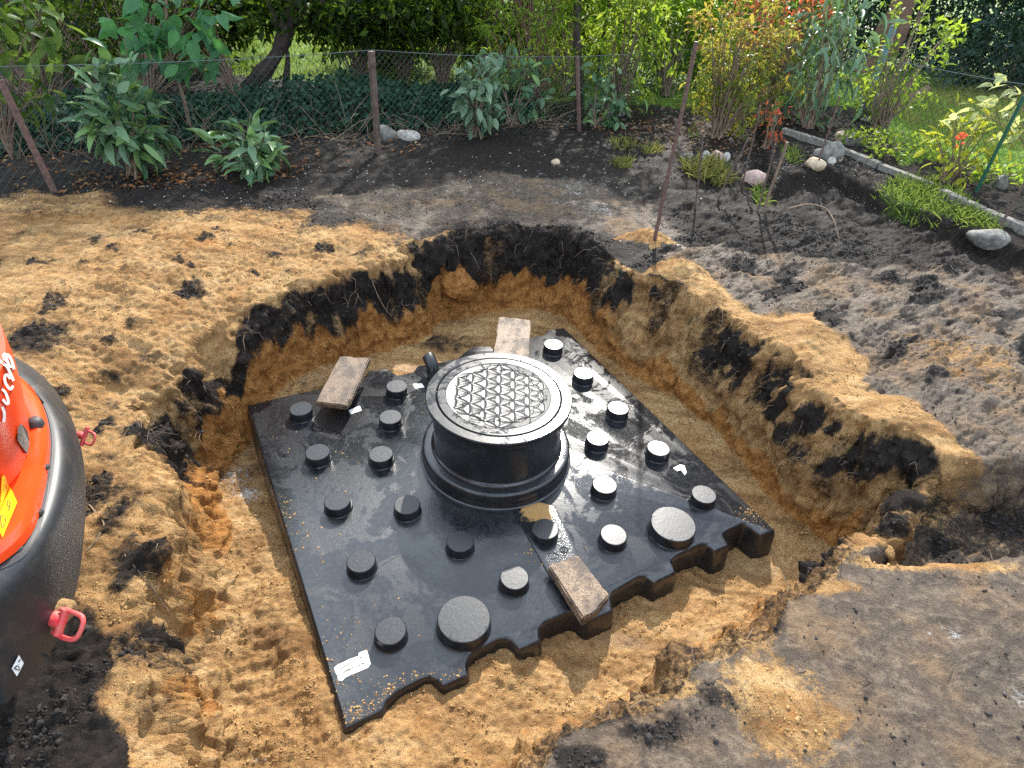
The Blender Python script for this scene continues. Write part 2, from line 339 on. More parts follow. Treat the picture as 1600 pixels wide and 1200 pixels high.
MAT['mid'] = leaf_mat('mid_green_leaf', [(0.03, 0.07, 0.01), (0.07, 0.14, 0.016), (0.13, 0.23, 0.025), (0.2, 0.3, 0.035)], (0.4, 0.6, 0.03), 0.42, 0.5)
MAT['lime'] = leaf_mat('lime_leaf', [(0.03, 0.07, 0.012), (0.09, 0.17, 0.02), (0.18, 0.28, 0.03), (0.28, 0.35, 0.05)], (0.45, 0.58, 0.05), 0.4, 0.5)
MAT['autumn'] = leaf_mat('autumn_leaf', [(0.05, 0.09, 0.018), (0.11, 0.17, 0.03), (0.15, 0.21, 0.035), (0.25, 0.14, 0.05), (0.30, 0.09, 0.045)], (0.5, 0.46, 0.06), 0.4, 0.5)
MAT['redleaf'] = leaf_mat('red_leaf', [(0.25, 0.05, 0.03), (0.36, 0.08, 0.05), (0.32, 0.14, 0.04), (0.16, 0.05, 0.03)], (0.7, 0.16, 0.06), 0.4, 0.45)
MAT['ivy'] = leaf_mat('ivy_leaf', [(0.008, 0.03, 0.018), (0.016, 0.05, 0.03), (0.03, 0.075, 0.04)], (0.05, 0.13, 0.04), 0.5, 0.15, False, 0.15)
MAT['hedge'] = leaf_mat('hedge_leaf', [(0.012, 0.028, 0.02), (0.025, 0.05, 0.03), (0.04, 0.07, 0.04)], (0.06, 0.12, 0.03), 0.35, 0.15)
MAT['grass'] = leaf_mat('grass_blade', [(0.06, 0.12, 0.02), (0.12, 0.20, 0.04), (0.24, 0.27, 0.09)], (0.35, 0.45, 0.08), 0.5, 0.4)
MAT['drygrass'] = leaf_mat('dry_grass_blade', [(0.12, 0.14, 0.03), (0.2, 0.21, 0.06), (0.3, 0.27, 0.11)], (0.4, 0.4, 0.1), 0.5, 0.35)
MAT['litter'] = leaf_mat('dead_leaf', [(0.05, 0.028, 0.016), (0.12, 0.06, 0.03), (0.26, 0.11, 0.045), (0.3, 0.2, 0.1)], (0.2, 0.1, 0.04), 0.7, 0.15)
MAT['flower'] = simple('red_flower', (0.75, 0.05, 0.02), (0.8, 0.12, 0.03), 30, 0.5)
MAT['blacksoil'] = simple('black_clod', (0.010, 0.008, 0.007), (0.035, 0.028, 0.023), 40, 0.9, bs=0.8, bscale=120)
MAT['sandclod'] = simple('sand_crumb', (0.27, 0.15, 0.055), (0.42, 0.26, 0.10), 60, 0.95, bs=0.6, bscale=200)

# ------------------------------------------------------------------ ground sheet with the excavation
TOPZ = -0.42                       # top of the tank
RIM = wpoly([(195, 1330), (200, 1200), (205, 1080), (195, 980), (190, 900), (200, 830), (222, 770, -.06), (232, 720, -.12), (198, 668, -.14), (188, 643, -.14),
             (245, 610, -.13), (325, 548, -.11), (368, 505, -.08), (450, 455, -.04), (520, 425, -.02), (600, 408), (640, 378), (700, 362), (780, 352), (850, 350),
             (920, 368), (965, 400), (1020, 437), (1120, 480), (1200, 525), (1280, 590), (1330, 640), (1400, 680), (1460, 705), (1500, 715),
             (1490, 770), (1440, 850), (1345, 880), (1290, 915), (1215, 955), (1180, 990), (1130, 1030), (1085, 1065), (1000, 1110),
             (940, 1135), (880, 1180), (850, 1230), (830, 1330)], 0)
FOOT = wpoly([(330, 1330), (325, 1200), (315, 1080), (300, 980), (290, 900), (285, 820), (285, 760), (290, 720), (310, 690), (380, 622),
              (450, 582), (540, 548), (640, 522), (760, 495), (870, 490), (940, 518), (1010, 570), (1080, 622), (1150, 690), (1210, 722),
              (1300, 738), (1370, 780), (1390, 830), (1350, 880), (1250, 960), (1150, 1030), (1070, 1075), (960, 1135), (880, 1190), (800, 1330)], -0.55)
FL = [(345, 690, -.62), (350, 760, -.60), (360, 900, -.555), (400, 1050, -.51), (440, 1150, -.475), (600, 1150, -.445), (690, 1095, -.455), (560, 1150, -.44),
      (620, 1085, -.455), (780, 1025, -.475), (900, 1000, -.53), (960, 970, -.53), (1040, 915, -.54), (1150, 890, -.57), (1215, 860, -.57), (1200, 790, -.56),
      (1100, 680, -.555), (1000, 590, -.55), (900, 510, -.52), (700, 560, -.55), (600, 560, -.51), (470, 596, -.435), (420, 612, -.47), (800, 1100, -.5),
      (700, 1180, -.45), (1000, 1050, -.55), (1300, 800, -.6), (478, 1000, -.452), (506, 1066, -.435), (458, 930, -.475), (440, 865, -.52), (420, 760, -.58)]
FLW = np.array([[*at(x, y, z)[:2], z] for x, y, z in FL])
BED = wpoly([(1212, 300), (1225, 285), (1290, 274), (1395, 322), (1480, 360), (1580, 400), (1800, 480), (2200, 480), (2200, 100), (1330, 100), (1190, 190), (1190, 250)], 0.05)
TRENCH = wpoly([(1480, 716), (1560, 718), (1700, 735), (2000, 760), (2000, 850), (1600, 862), (1480, 874), (1380, 880), (1430, 800)], 0)
def bump_at(px, py, dz, rad, z=0): c = at(px, py, z); return (c[0], c[1], dz, rad)
BUMPS = [bump_at(300, 400, .07, .45), bump_at(110, 450, .06, .45), bump_at(540, 385, .05, .25), bump_at(1062, 432, .11, .13), bump_at(1110, 460, .05, .12),
         bump_at(1260, 530, .05, .2), bump_at(1420, 660, .05, .15), bump_at(1010, 385, .03, .14), bump_at(1190, 340, .05, .25), bump_at(1230, 310, -.04, .3),
         bump_at(215, 640, -.14, .30, -.14), bump_at(330, 540, -.07, .22, -.1), bump_at(160, 720, -.06, .18), bump_at(1340, 330, -.05, .3), bump_at(60, 560, .05, .3), bump_at(1480, 985, -.022, .05), bump_at(1590, 1080, -.026, .06), bump_at(1400, 1010, -.014, .08), bump_at(1300, 1130, .016, .1), bump_at(1540, 960, .014, .09), bump_at(1250, 1010, .014, .09), bump_at(1420, 1120, -.012, .05), bump_at(1330, 930, .012, .06), bump_at(1180, 1150, -.014, .07)]
def axis(lo, hi, step, end0, end1, grow=1.035, cap=0.6):
    a = list(np.arange(lo, hi+1e-9, step)); s = step; x = a[-1]; up = []
    while x < end1: s = min(s*grow, cap if x < 25 else 6); x += s; up.append(x)
    s = step; x = a[0]; dn = []
    while x > end0: s = min(s*grow*1.03, cap if x > -25 else 6); x -= s; dn.append(x)
    return np.array(dn[::-1]+a+up)
GX = axis(-2.3, 2.7, 0.0085, -70, 70, 1.035); GY = axis(0.5, 4.3, 0.0085, -30, 90, 1.02)
XX, YY = np.meshgrid(GX, GY); P2 = np.stack([XX.ravel(), YY.ravel()], 1)
P3 = np.concatenate([P2, np.zeros((len(P2), 1))], 1)
wob = np.stack([fbm(P3*2.6, 4), fbm(P3*2.6+41, 4)], 1)
near = np.exp(-np.maximum(0, np.abs(P2[:, 1]-2.3)-2.5)**2)
Q2 = P2+wob*0.06
dR = poly_sd(Q2, RIM); dF = poly_sd(P2+wob*0.03, FOOT)
inR = dR > 0; inF = (dF > 0)
wid = np.maximum(dR-dF, 0.23); t_ = np.where(inR, np.clip(1-dR/wid, 0, 1), 1.0); inF = inR & (t_ <= 0)
D2 = ((P2[:, None, :]-FLW[None, :, :2])**2).sum(2) if len(P2) < 50000 else None
zf = np.zeros(len(P2)); ws = np.zeros(len(P2))
for x, y, z in FLW:
    wgt = 1/(((P2[:, 0]-x)**2+(P2[:, 1]-y)**2)+0.002)**1.7; zf += wgt*z; ws += wgt
zf /= ws
zg = np.zeros(len(P2))
for x, y, dz, rad in BUMPS: zg += dz*np.exp(-((P2[:, 0]-x)**2+(P2[:, 1]-y)**2)/(rad*rad))
dB = poly_sd(P2+wob*0.02, BED); zg += 0.11*sstep(-0.035, 0.035, dB)*np.exp(-np.maximum(0, P2[:, 1]-8)*0.5)
sw_r = sstep(0.5, 1.0, P2[:, 0])                                        # right wall: long slumped slope; elsewhere a scarp
prof_s = 0.5*t_+0.5*sstep(0.0, 1.0, t_); prof_w = 0.35*t_+0.65*sstep(0.15, 0.9, t_)
prof = prof_s*sw_r+prof_w*(1-sw_r)
# ledge where the topsoil overhangs
Z = zf+(zg-zf)*prof
Z = np.where(inR | inF, Z, zg)
dT = poly_sd(P2+wob*0.03, TRENCH); tz = -0.24+0.14*np.clip((P2[:, 0]-2.3)/1.0, 0, 1)
Z = np.where(dT > -0.05, np.minimum(Z, Z+(np.minimum(tz, Z)-Z)*sstep(-0.03, 0.07, dT)), Z)
TANK4 = wpoly([(385, 632), (882, 511), (1213, 830), (537, 1142)], TOPZ)
dK = np.maximum(0, -poly_sd(P2, TANK4)); rear_ = sstep(1.95, 2.25, P2[:, 1])
Z = np.where(rear_ > 0, np.minimum(Z, (TOPZ-.05+2.0*np.maximum(0, dK-.02))*rear_+(1-rear_)*9), Z)
# ---- masks
def soft(poly, z=0, wd=0.12, q=0.09): return sstep(-wd, wd, poly_sd(P2+wob*q, wpoly(poly, z)))
def blob(px, py, rx, ry, z=0):
    c = at(px, py, z); d = np.linalg.norm(c-CC); s = (CAMZ-z)/d
    return np.exp(-(((P2[:, 0]-c[0])/(rx*d/FPX))**2+((P2[:, 1]-c[1])/(ry*d/FPX/s))**2))
out = ~(inR | inF); o_ = sstep(0.0, 0.06, -dR)
sandL = soft([(-500, 318), (0, 318), (120, 322), (300, 335), (470, 345), (620, 366), (630, 385), (600, 420), (520, 440), (450, 470), (370, 520), (330, 560), (250, 630), (330, 760), (330, 1330), (60, 1330), (110, 1000), (60, 930), (-500, 900)], 0, 0.3, 0.2)
darkBL = soft([(-300, 940), (110, 950), (190, 985), (185, 1080), (215, 1190), (225, 1400), (-300, 1400)], 0, 0.06)
greyR = soft([(1040, 400), (1110, 385), (1250, 405), (1400, 420), (1600, 430), (2200, 480), (2200, 770), (1500, 708), (1400, 650), (1300, 560), (1180, 480), (1080, 440)])
greyB = soft([(640, 360), (560, 335), (500, 310), (640, 298), (760, 272), (900, 280), (1010, 325), (1060, 370), (1010, 385), (930, 355), (780, 345)], 0, 0.2)
greyF = soft([(1330, 880), (1480, 872), (1700, 862), (2300, 862), (2300, 1700), (820, 1700), (870, 1190), (1080, 1062), (1180, 990)], 0, 0.05)
sandR = soft([(1010, 430), (1058, 405), (1110, 440), (1160, 478), (1270, 500), (1345, 560), (1350, 610), (1430, 640), (1510, 690), (1515, 770), (1440, 790), (1390, 700), (1290, 610), (1200, 525), (1100, 472)], 0, 0.06)
black = np.where(out, 0.93, 0.0)
nz1 = fbm(P3*1.7+5, 4); nz2 = fbm(P3*5+9, 4)
black = black*(1-sandL)*(1-np.maximum(np.maximum(greyR, greyB*0.9), greyF))*(1-sandR)
black = np.maximum(black, darkBL*0.9)
grey = np.where(out, 0.92*(1-sandL), 0)*(1-sandR)
orange = np.where(out, sandL*0.25, 0)
# dark clumps over the sand and mud
black = np.maximum(black, sandL*o_*sstep(0.12, 0.6, nz2)*0.62)
for b in [(240, 545, 70, 18, .5), (60, 540, 60, 30, .75), (170, 600, 60, 14, .5), (500, 385, 45, 9, .4), (330, 470, 30, 8, .4), (80, 330, 120, 14, .5), (120, 620, 60, 25, .45), (200, 860, 30, 45, .6), (170, 760, 30, 30, .5)]:
    black = np.maximum(black, b[4]*blob(*b[:4]))
for b in [(1380, 440, 60, 12, .55), (1500, 470, 60, 14, .55), (1420, 500, 25, 7, .5), (1300, 460, 40, 6, .5), (1550, 540, 60, 8, .5), (1330, 415, 90, 10, .6), (1560, 430, 70, 14, .6)]:
    black = np.maximum(black, b[4]*blob(*b[:4])*greyR)
for b in [(1230, 1120, 90, 60, .75), (1190, 1050, 50, 30, .5), (1480, 540, 110, 30, .4), (1560, 600, 80, 40, .35), (1250, 900, 30, 15, .5), (1500, 880, 100, 10, .7), (1380, 880, 60, 8, .7), (680, 320, 100, 9, .3), (60, 300, 120, 14, .5)]:
    grey = grey*(1-b[4]*blob(*b[:4])); black = black*(1-b[4]*blob(*b[:4])*np.where(black < .8, 1, .4)); orange = np.maximum(orange, 0.6*b[4]*blob(*b[:4]))
sandedgeF = blob(1170, 975, 50, 22)+blob(1290, 915, 60, 12)+blob(1060, 1075, 30, 14); grey = grey*(1-0.8*np.clip(sandedgeF, 0, 1))
for b in [(1010, 1130, 80, 35, .9), (1120, 1090, 50, 20, .7), (900, 1185, 60, 25, .9), (1470, 985, 60, 20, .25), (1570, 1080, 50, 25, .4), (1350, 1110, 40, 14, .35), (1520, 910, 120, 10, .5)]:
    black = np.maximum(black, b[4]*blob(*b[:4])*greyF)
black = np.maximum(black, greyR*o_*0.85*sstep(0.0, 0.5, fbm(np.stack([P2[:, 0]*2.2+P2[:, 1]*1.4, -P2[:, 0]*3.4+P2[:, 1]*5.2, P2[:, 0]*0], 1)+3, 4))*sstep(2.4, 2.9, P2[:, 1]+.25*P2[:, 0]-.3))
# pit walls
wall = (~inF) & inR
side_r = sstep(0.35, 0.9, P2[:, 0])*(P2[:, 1] > 1.2); side_l = sstep(-1.15, -1.35, P2[:, 0])*sstep(1.95, 1.75, P2[:, 1])
back = (1-side_r)*(1-side_l)*sstep(1.5, 1.8, P2[:, 1])
nzb = fbm(P3*np.array([3.2, 3.2, 1])+21, 4, .6); nzc = fbm(P3*np.array([9, 9, 1])+33, 3, .6); tw = t_+0.16*nz1+0.10*nz2+0.12*nzb+0.10*nzc
wb = back*sstep(0.40, 0.56, tw)*(0.98-0.22*sstep(-0.55, -1.2, P2[:, 0])-0.34*sstep(0.15, 0.6, nzb+.45*nzc))*(1-sstep(.74, .92, tw)*sstep(-.2, -.7, P2[:, 0])*.95)+side_r*0.80*sstep(0.44, 0.60, tw)*sstep(0.98, 0.80, tw)*(1-.75*sstep(.05, .45, nzb+.5*nzc))+side_l*0.30*sstep(0.3, 0.7, tw)
wo = back*sstep(0.02, 0.10, t_)*sstep(0.62, 0.5, tw)*0.95+side_r*sstep(0.0, 0.05, t_)*sstep(0.34, 0.18, tw)*0.75+side_l*0.4
black = np.where(wall, np.maximum(wb, side_r*sstep(0.1, 0.5, nz2)*0.55*sstep(0.2, 0.4, t_)), black)
orange = np.where(wall, wo, orange); grey = np.where(wall, side_r*0.30*sstep(0.1, 0.35, tw)*sstep(0.7, 0.5, tw), grey)
slopeF = wall & (P2[:, 1] < 1.5) & (P2[:, 0] > -0.2)
black = np.where(slopeF, 0.55*sstep(0.35, 0.8, tw), black); orange = np.where(slopeF, 0.45, orange); grey = np.where(slopeF, 0.15, grey)
# overhanging sand lip at the left back keeps its colour
tr = sstep(0.0, 0.05, dT)*(1-np.where(inF, 1, 0)); black = np.maximum(black*(1-.5*tr), tr*np.where(P2[:, 0] > 1.75, 1, 0.2)*(0.52+.35*nz2)); orange = np.maximum(orange, tr*(.3+.5*nz1)); grey = np.maximum(grey*(1-tr*0.3), tr*.45)
for b in [(185, 800, 26, 40, .7), (205, 885, 24, 45, .8), (170, 760, 34, 22, .6), (235, 960, 22, 40, .75), (250, 1010, 30, 18, .6), (195, 1010, 40, 30, .7), (215, 640, 40, 22, .85), (160, 690, 30, 14, .5), (262, 725, 14, 30, .5), (225, 1090, 20, 40, .5), (300, 600, 40, 14, .6), (120, 730, 30, 25, .5)]:  # blob in the rear left recess paints its shade; the others are soil
    black = np.maximum(black, b[4]*blob(*b[:4])*np.where(inF, 0, 1)); black = np.maximum(black, b[4]*.8*blob(*b[:4], -.25)*np.where(wall & (side_l > .3), 1, 0))
for b in [(265, 1020, 25, 60, .7), (240, 860, 20, 40, .6), (280, 850, 20, 60, .6), (330, 395, 150, 14, .5), (100, 340, 160, 12, .5), (480, 355, 90, 9, .5)]:
    orange = np.maximum(orange, b[4]*blob(*b[:4])*np.where(inF, 0, 1))
# floor
orange = np.where(inF, 0.10+0.25*blob(370, 680, 60, 40, -.6)+0.3*blob(620, 560, 160, 40, -.5), orange)
black = np.where(inF, 0.25*sstep(0.2, 0.6, nz2)+0.6*blob(680, 535, 120, 20, -.55)+0.45*blob(470, 596, 35, 14, -.45)+0.45*blob(400, 730, 30, 18, -.58)+0.3*blob(1150, 700, 30, 14, -.55), black)
grey = np.where(inF, 0.4*blob(370, 745, 50, 30, -.6), grey)
wet = 1.2*blob(375, 680, 42, 38, -.6)+0.75*blob(1170, 885, 60, 22, -.57)+0.8*blob(960, 1000, 70, 14, -.53)+0.9*blob(640, 572, 50, 9, -.5)+0.6*blob(300, 780, 25, 40, -.6)
ash_sheen = 0.3*blob(1480, 985, 40, 18)+0.34*blob(1590, 1085, 40, 20)+0.3*blob(900, 290, 110, 18)+.28*blob(940, 325, 90, 12)+.25*blob(1250, 430, 60, 16)+.3*blob(1105, 243, 60, 14)+.2*blob(1180, 270, 60, 20)  # front hollow and right mud blobs paint wet sheen as pale colour
FZ = np.where(inF, 1.0, 0.0); fl_ash = 0.42*blob(350, 745, 42, 22, -.6)+0.4*blob(390, 770, 35, 14, -.58)+0.36*blob(470, 592, 40, 10, -.45)
ash_sheen = ash_sheen*(1-FZ)+fl_ash*FZ; wet = wet*FZ
grass = sstep(7.2, 8.0, P2[:, 1]+0.25*nz1)*sstep(-7.5, -7.0, P2[:, 0])*0.9
lawnR = soft([(1400, 260), (1480, 245), (1700, 330), (2300, 420), (2300, 60), (1500, 60), (1420, 130), (1380, 200)], 0.1, 0.2)
grass = np.maximum(grass, lawnR*0.85)
grass = np.maximum(grass, 0.75*blob(1450, 310, 70, 20, .1)+0.4*blob(1380, 200, 60, 30, .1))
bed_in = (dB > 0)*1.0; grey = np.where(dB > 0, np.maximum(grey*0.4, 0.3), grey)  # raised bed: grey mask held low
# ---- displacement along the normals
Zg = Z.reshape(XX.shape)
gy = np.gradient(Zg, GY, axis=0); gx = np.gradient(Zg, GX, axis=1)
nrm = np.stack([-gx.ravel(), -gy.ravel(), np.ones(len(P2))], 1); nrm /= np.linalg.norm(nrm, axis=1)[:, None]
W3 = np.concatenate([P2, Z[:, None]], 1)
wetk = np.clip(wet, 0, 1)
n_big = fbm(W3*4.0+3, 4, 0.55); n_mid = fbm(W3*14+7, 3, 0.6); n_fin = pnoise(W3*36+1); n_f2 = pnoise(W3*70+5)
rq = np.stack([W3[:, 0]*.82+W3[:, 1]*.57, -W3[:, 0]*.57+W3[:, 1]*.82, W3[:, 2]], 1); n_str = fbm(rq*np.array([3.0, 9.0, 6.0])+8, 5, .6)
mudR = (1-greyF)*np.maximum(greyR, np.where(out & (dB < 0) & (P2[:, 0] > 0.9) & (P2[:, 1] < 6), 0.9, 0))
disp = 0.016*n_big+0.008*n_mid+0.0045*n_fin+0.0022*n_f2
disp += mudR*(1-sandR)*o_*(0.034*n_str-0.006*n_mid-0.003*n_fin-.002*n_f2+0.03*np.clip(n_big, -1, 1)*np.abs(n_str))
n_rid = 1-2*np.abs(fbm(W3*np.array([7, 7, 9])+12, 3)); disp += np.where(wall, 0.045*n_big+0.022*n_mid+0.012*n_fin+0.014*n_rid, 0)*(1-0.6*side_l)*sstep(0, .15, t_)*sstep(0.0, .12, dK)*np.where((P2[:, 1] < 1.5) & (P2[:, 0] > -.2), .55, 1)*(0.5+0.5*sstep(1.0, .85, t_))
disp += np.where(wall & (black > 0.5), 0.012*np.abs(n_mid)+0.012*n_fin, 0)
disp += np.where(inF, -0.005*n_big+0.004*n_fin+0.0045*n_f2, 0)+sandL*o_*(0.004*n_fin+0.003*n_f2+0.009*n_big+0.005*n_mid)
disp -= greyF*o_*(0.004*n_big+0.007*n_mid+0.004*n_fin+.0018*n_f2-.012*n_str*np.clip(n_big+.3, 0, 1))
disp += np.where(out & (sandL > .3), 1, 0)*sstep(.25, .6, black)*(0.008*np.abs(n_mid)+0.007*n_fin+.003)
disp *= (1-0.85*wetk)*np.where(P2[:, 1] > 7, 0.7, 1)
# print of a caterpillar track on the sand floor
c0 = at(400, 1080, -.5)[:2]; dtr = (at(390, 1180, -.49)-at(400, 960, -.52))[:2]; dtr /= np.linalg.norm(dtr); nt_ = np.array([-dtr[1], dtr[0]])
s1 = (P2-c0)@dtr; s2 = (P2-c0)@nt_
tmask = np.exp(-(s2/0.13)**4)*np.exp(-(s1/0.33)**4)*np.where(inF, 1, 0)
disp += tmask*0.012*(np.sin(s1*2*np.pi/0.065+0.6*n_big) > 0.2)*(0.7+0.5*n_mid)
W3 = W3+nrm*disp[:, None]
ROUGHZ = W3[:, 2].reshape(XX.shape)
me = bpy.data.meshes.new('ground'); ny, nx = XX.shape
me.vertices.add(len(W3)); me.vertices.foreach_set('co', W3.astype(np.float32).ravel())
ii = (np.arange(ny-1)[:, None]*nx+np.arange(nx-1)[None]).ravel()
F = np.stack([ii, ii+1, ii+nx+1, ii+nx], 1)
me.loops.add(F.size); me.loops.foreach_set('vertex_index', F.ravel().astype(np.int32))
me.polygons.add(len(F)); me.polygons.foreach_set('loop_start', np.arange(0, F.size, 4, dtype=np.int32))
me.polygons.foreach_set('use_smooth', np.ones(len(F), bool))
for nm, (a, b, c) in (('soil_a', (black, grey, orange)), ('soil_b', (grass, wet, ash_sheen))):
    at_ = me.attributes.new(nm, 'FLOAT_COLOR', 'POINT')
    at_.data.foreach_set('color', np.clip(np.stack([a, b, c, np.ones(len(P2))], 1), 0, 1).astype(np.float32).ravel())
me.update(calc_edges=True); me.validate(); me.materials.append(MAT['soil'])
ground = link('ground', me); tag(ground, 'sandy and dark garden soil with the dug square pit', None, None, 'structure')

def gz(x, y):
    i = min(max(np.searchsorted(GX, x)-1, 0), nx-2); j = min(max(np.searchsorted(GY, y)-1, 0), ny-2)
    u = (x-GX[i])/(GX[i+1]-GX[i]); v = (y-GY[j])/(GY[j+1]-GY[j]); G = ROUGHZ
    return (G[j, i]*(1-u)+G[j, i+1]*u)*(1-v)+(G[j+1, i]*(1-u)+G[j+1, i+1]*u)*v
def hit(px, py):
    d = ray(px, py); s = 0.6/abs(d[2])
    for k in range(4000):
        p = CC+d*s
        if p[2] <= gz(p[0], p[1]): return np.array([p[0], p[1], gz(p[0], p[1])])
        s += 0.006
    return CC+d*s

# ------------------------------------------------------------------ tank
def offset_poly(P, d):
    P = np.asarray(P); a = np.roll(P, 1, 0); b = np.roll(P, -1, 0)
    e1 = P-a; e2 = b-P; e1 /= np.linalg.norm(e1, axis=1)[:, None]; e2 /= np.linalg.norm(e2, axis=1)[:, None]
    n1 = np.stack([-e1[:, 1], e1[:, 0]], 1); n2 = np.stack([-e2[:, 1], e2[:, 0]], 1)
    n = n1+n2; l = np.linalg.norm(n, axis=1)[:, None]; n /= l
    k = 1/np.maximum(0.6, (n*n1).sum(1))[:, None]
    return P+n*d*k
def round_poly(P, r, seg=4):
    P = np.asarray(P); out = []; n = len(P)
    for k in range(n):
        a, p, b = P[k-1], P[k], P[(k+1) % n]
        l1 = np.linalg.norm(a-p); l2 = np.linalg.norm(b-p); rr = min(r, l1*0.45, l2*0.45)
        q0 = p+(a-p)/l1*rr; q1 = p+(b-p)/l2*rr
        for s in np.linspace(0, 1, seg): out.append((1-s)**2*q0+2*s*(1-s)*p+s*s*q1)
    return np.array(out)
front = [(537, 1142), (599, 1111), (604, 1097), (623, 1080), (667, 1058), (678, 1060), (692, 1074), (732, 1056), (730, 1033), (737, 1022), (781, 999), (794, 998),
         (813, 1016), (846, 1002), (843, 983), (851, 973), (889, 957), (900, 957), (919, 973), (959, 955), (955, 934), (959, 925), (1000, 901), (1009, 900), (1025, 911),
         (1058, 894), (1050, 875), (1059, 868), (1097, 850), (1105, 850), (1120, 861), (1141, 852), (1131, 834), (1138, 829), (1162, 817), (1169, 820), (1192, 836), (1214, 829)]
rear = [(882, 511), (855, 514), (849, 523), (815, 528), (800, 538), (776, 547), (766, 539), (738, 541), (724, 550), (716, 558), (680, 566), (652, 570), (645, 580), (622, 585), (604, 574), (575, 578), (565, 594), (470, 612), (385, 632)]
outl = wpoly(front+rear, TOPZ)
outl = outl[:-1] if np.allclose(outl[0], outl[-1]) else outl
area = 0.5*np.sum(outl[:, 0]*np.roll(outl[:, 1], -1)-np.roll(outl[:, 0], -1)*outl[:, 1])
if area < 0: outl = outl[::-1]
outl = round_poly(outl, 0.012, 4)
tank_c = outl.mean(0)
tank = thing('rainwater_tank', (float(tank_c[0]), float(tank_c[1]), -0.74), 'flat black plastic tank with round capped studs and raised manhole set in the pit', 'tank')
def ring3(P, z): return np.concatenate([P, np.full((len(P), 1), z)], 1)
rr = [ring3(offset_poly(outl, -0.03), -0.72), ring3(offset_poly(outl, -0.004), TOPZ-0.03), ring3(offset_poly(outl, 0.0), TOPZ-0.016), ring3(offset_poly(outl, 0.004), TOPZ-0.007),
      ring3(offset_poly(outl, 0.010), TOPZ-0.002), ring3(offset_poly(outl, 0.014), TOPZ)]
from mathutils.geometry import tessellate_polygon
mb = MB(); mb.rings(rr, cap=(False, False)); n = len(outl)
tri = tessellate_polygon([[Vector((p[0], p[1], 0)) for p in rr[5]]]); mb.f += [tuple(5*n+i for i in q) for q in tri]
body_me = mb.mesh('body', MAT['plastic'], None, True)
body_me.polygons.foreach_set('use_smooth', np.ones(len(body_me.polygons), bool)); body_me.set_sharp_from_angle(angle=R_(50))
body = link('body', body_me, tank)
# raised strip that runs from the manhole to the front edge
def strip(name, pts, z0, z1, mat, parent, bev=0.006):
    P = wpoly(pts, z1); n = len(P)
    V = [(*p, z0) for p in P]+[(*p, z1) for p in P]
    fs = [tuple(range(n))[::-1], tuple(range(n, 2*n))]+[(k, (k+1) % n, n+(k+1) % n, n+k) for k in range(n)]
    return bevel_obj(name, V, fs, mat, bev, parent)
st = strip('front_strip', [(801, 797), (842, 784), (868, 790), (905, 868), (915, 960), (898, 955), (856, 895)], TOPZ-0.01, TOPZ+0.007, MAT['wet_strip'], tank)
mp = np.array([v.co[:] for v in st.data.vertices])
bm = bmesh.new(); bm.from_mesh(st.data); bmesh.ops.triangulate(bm, faces=bm.faces); bmesh.ops.subdivide_edges(bm, edges=bm.edges, cuts=6, use_grid_fill=True); bm.to_mesh(st.data); bm.free()
mp = np.array([v.co[:] for v in st.data.vertices]); a_ = st.data.attributes.new('mud', 'FLOAT', 'POINT')
c1 = at(840, 800, TOPZ)[:2]; a_.data.foreach_set('value', np.exp(-(((mp[:, :2]-c1)**2).sum(1))/0.085**2).astype(np.float32))
# studs
smalls = [(470, 638), (620, 603), (610, 651), (496, 706), (595, 709), (527, 782), (636, 788), (564, 876), (719, 845), (804, 902), (852, 826), (610, 985), (546, 596),
          (865, 538), (912, 583), (966, 637), (934, 684), (1029, 700), (945, 757), (1100, 772), (959, 835)]
def knob_mesh(r, h):
    m = MB(); m.lathe([(r+.006, -0.004), (r+.004, 0.001), (r+.001, 0.004), (r-.0005, h-.006), (r-.002, h-.002), (r-.0045, h), (r-.0075, h), (r*0.5, h), (0.0005, h)], 48)
    return m.mesh('stud', MAT['knob'], 28, True)
KS = knob_mesh(0.0585, 0.05); KL = knob_mesh(0.10, 0.055)
def put_knob(me_, px, py, h):
    p = at(px, py, TOPZ+h); o = bpy.data.objects.new('stud', me_); COL.objects.link(o); o.parent = tank
    o.location = (p[0]-tank.location.x, p[1]-tank.location.y, TOPZ-tank.location.z); o.rotation_euler = (0, 0, random.uniform(0, 6))
for px, py in smalls: put_knob(KS, px, py, 0.05)
for px, py in [(725, 966), (1052, 818)]: put_knob(KL, px, py, 0.055)
# manhole: collar, neck, lid with raised petals
LX, LY = -0.056, 2.30
LZ = -0.044
def lathe_part(name, prof, seg, mat, par, sm=45):
    m = MB(); m.lathe(prof, seg, (LX, LY, 0)); return m.build(name, mat, par, sm, fixn=True)
lathe_part('collar', [(.372, TOPZ-.004), (.370, TOPZ+.003), (.362, TOPZ+.006), (.360, TOPZ+.03), (.357, TOPZ+.034), (.357, TOPZ+.04), (.361, TOPZ+.044), (.358, TOPZ+.075), (.352, TOPZ+.083), (.343, TOPZ+.086), (.30, TOPZ+.084)], 96, MAT['plastic'], tank)
lathe_part('neck', [(.318, TOPZ+.082), (.317, TOPZ+.092), (.312, TOPZ+.098), (.306, TOPZ+.102), (.304, TOPZ+.11), (.304, LZ-.06), (.309, LZ-.055), (.309, LZ-.045), (.304, LZ-.04), (.304, LZ-.02)], 96, MAT['plastic'], tank)
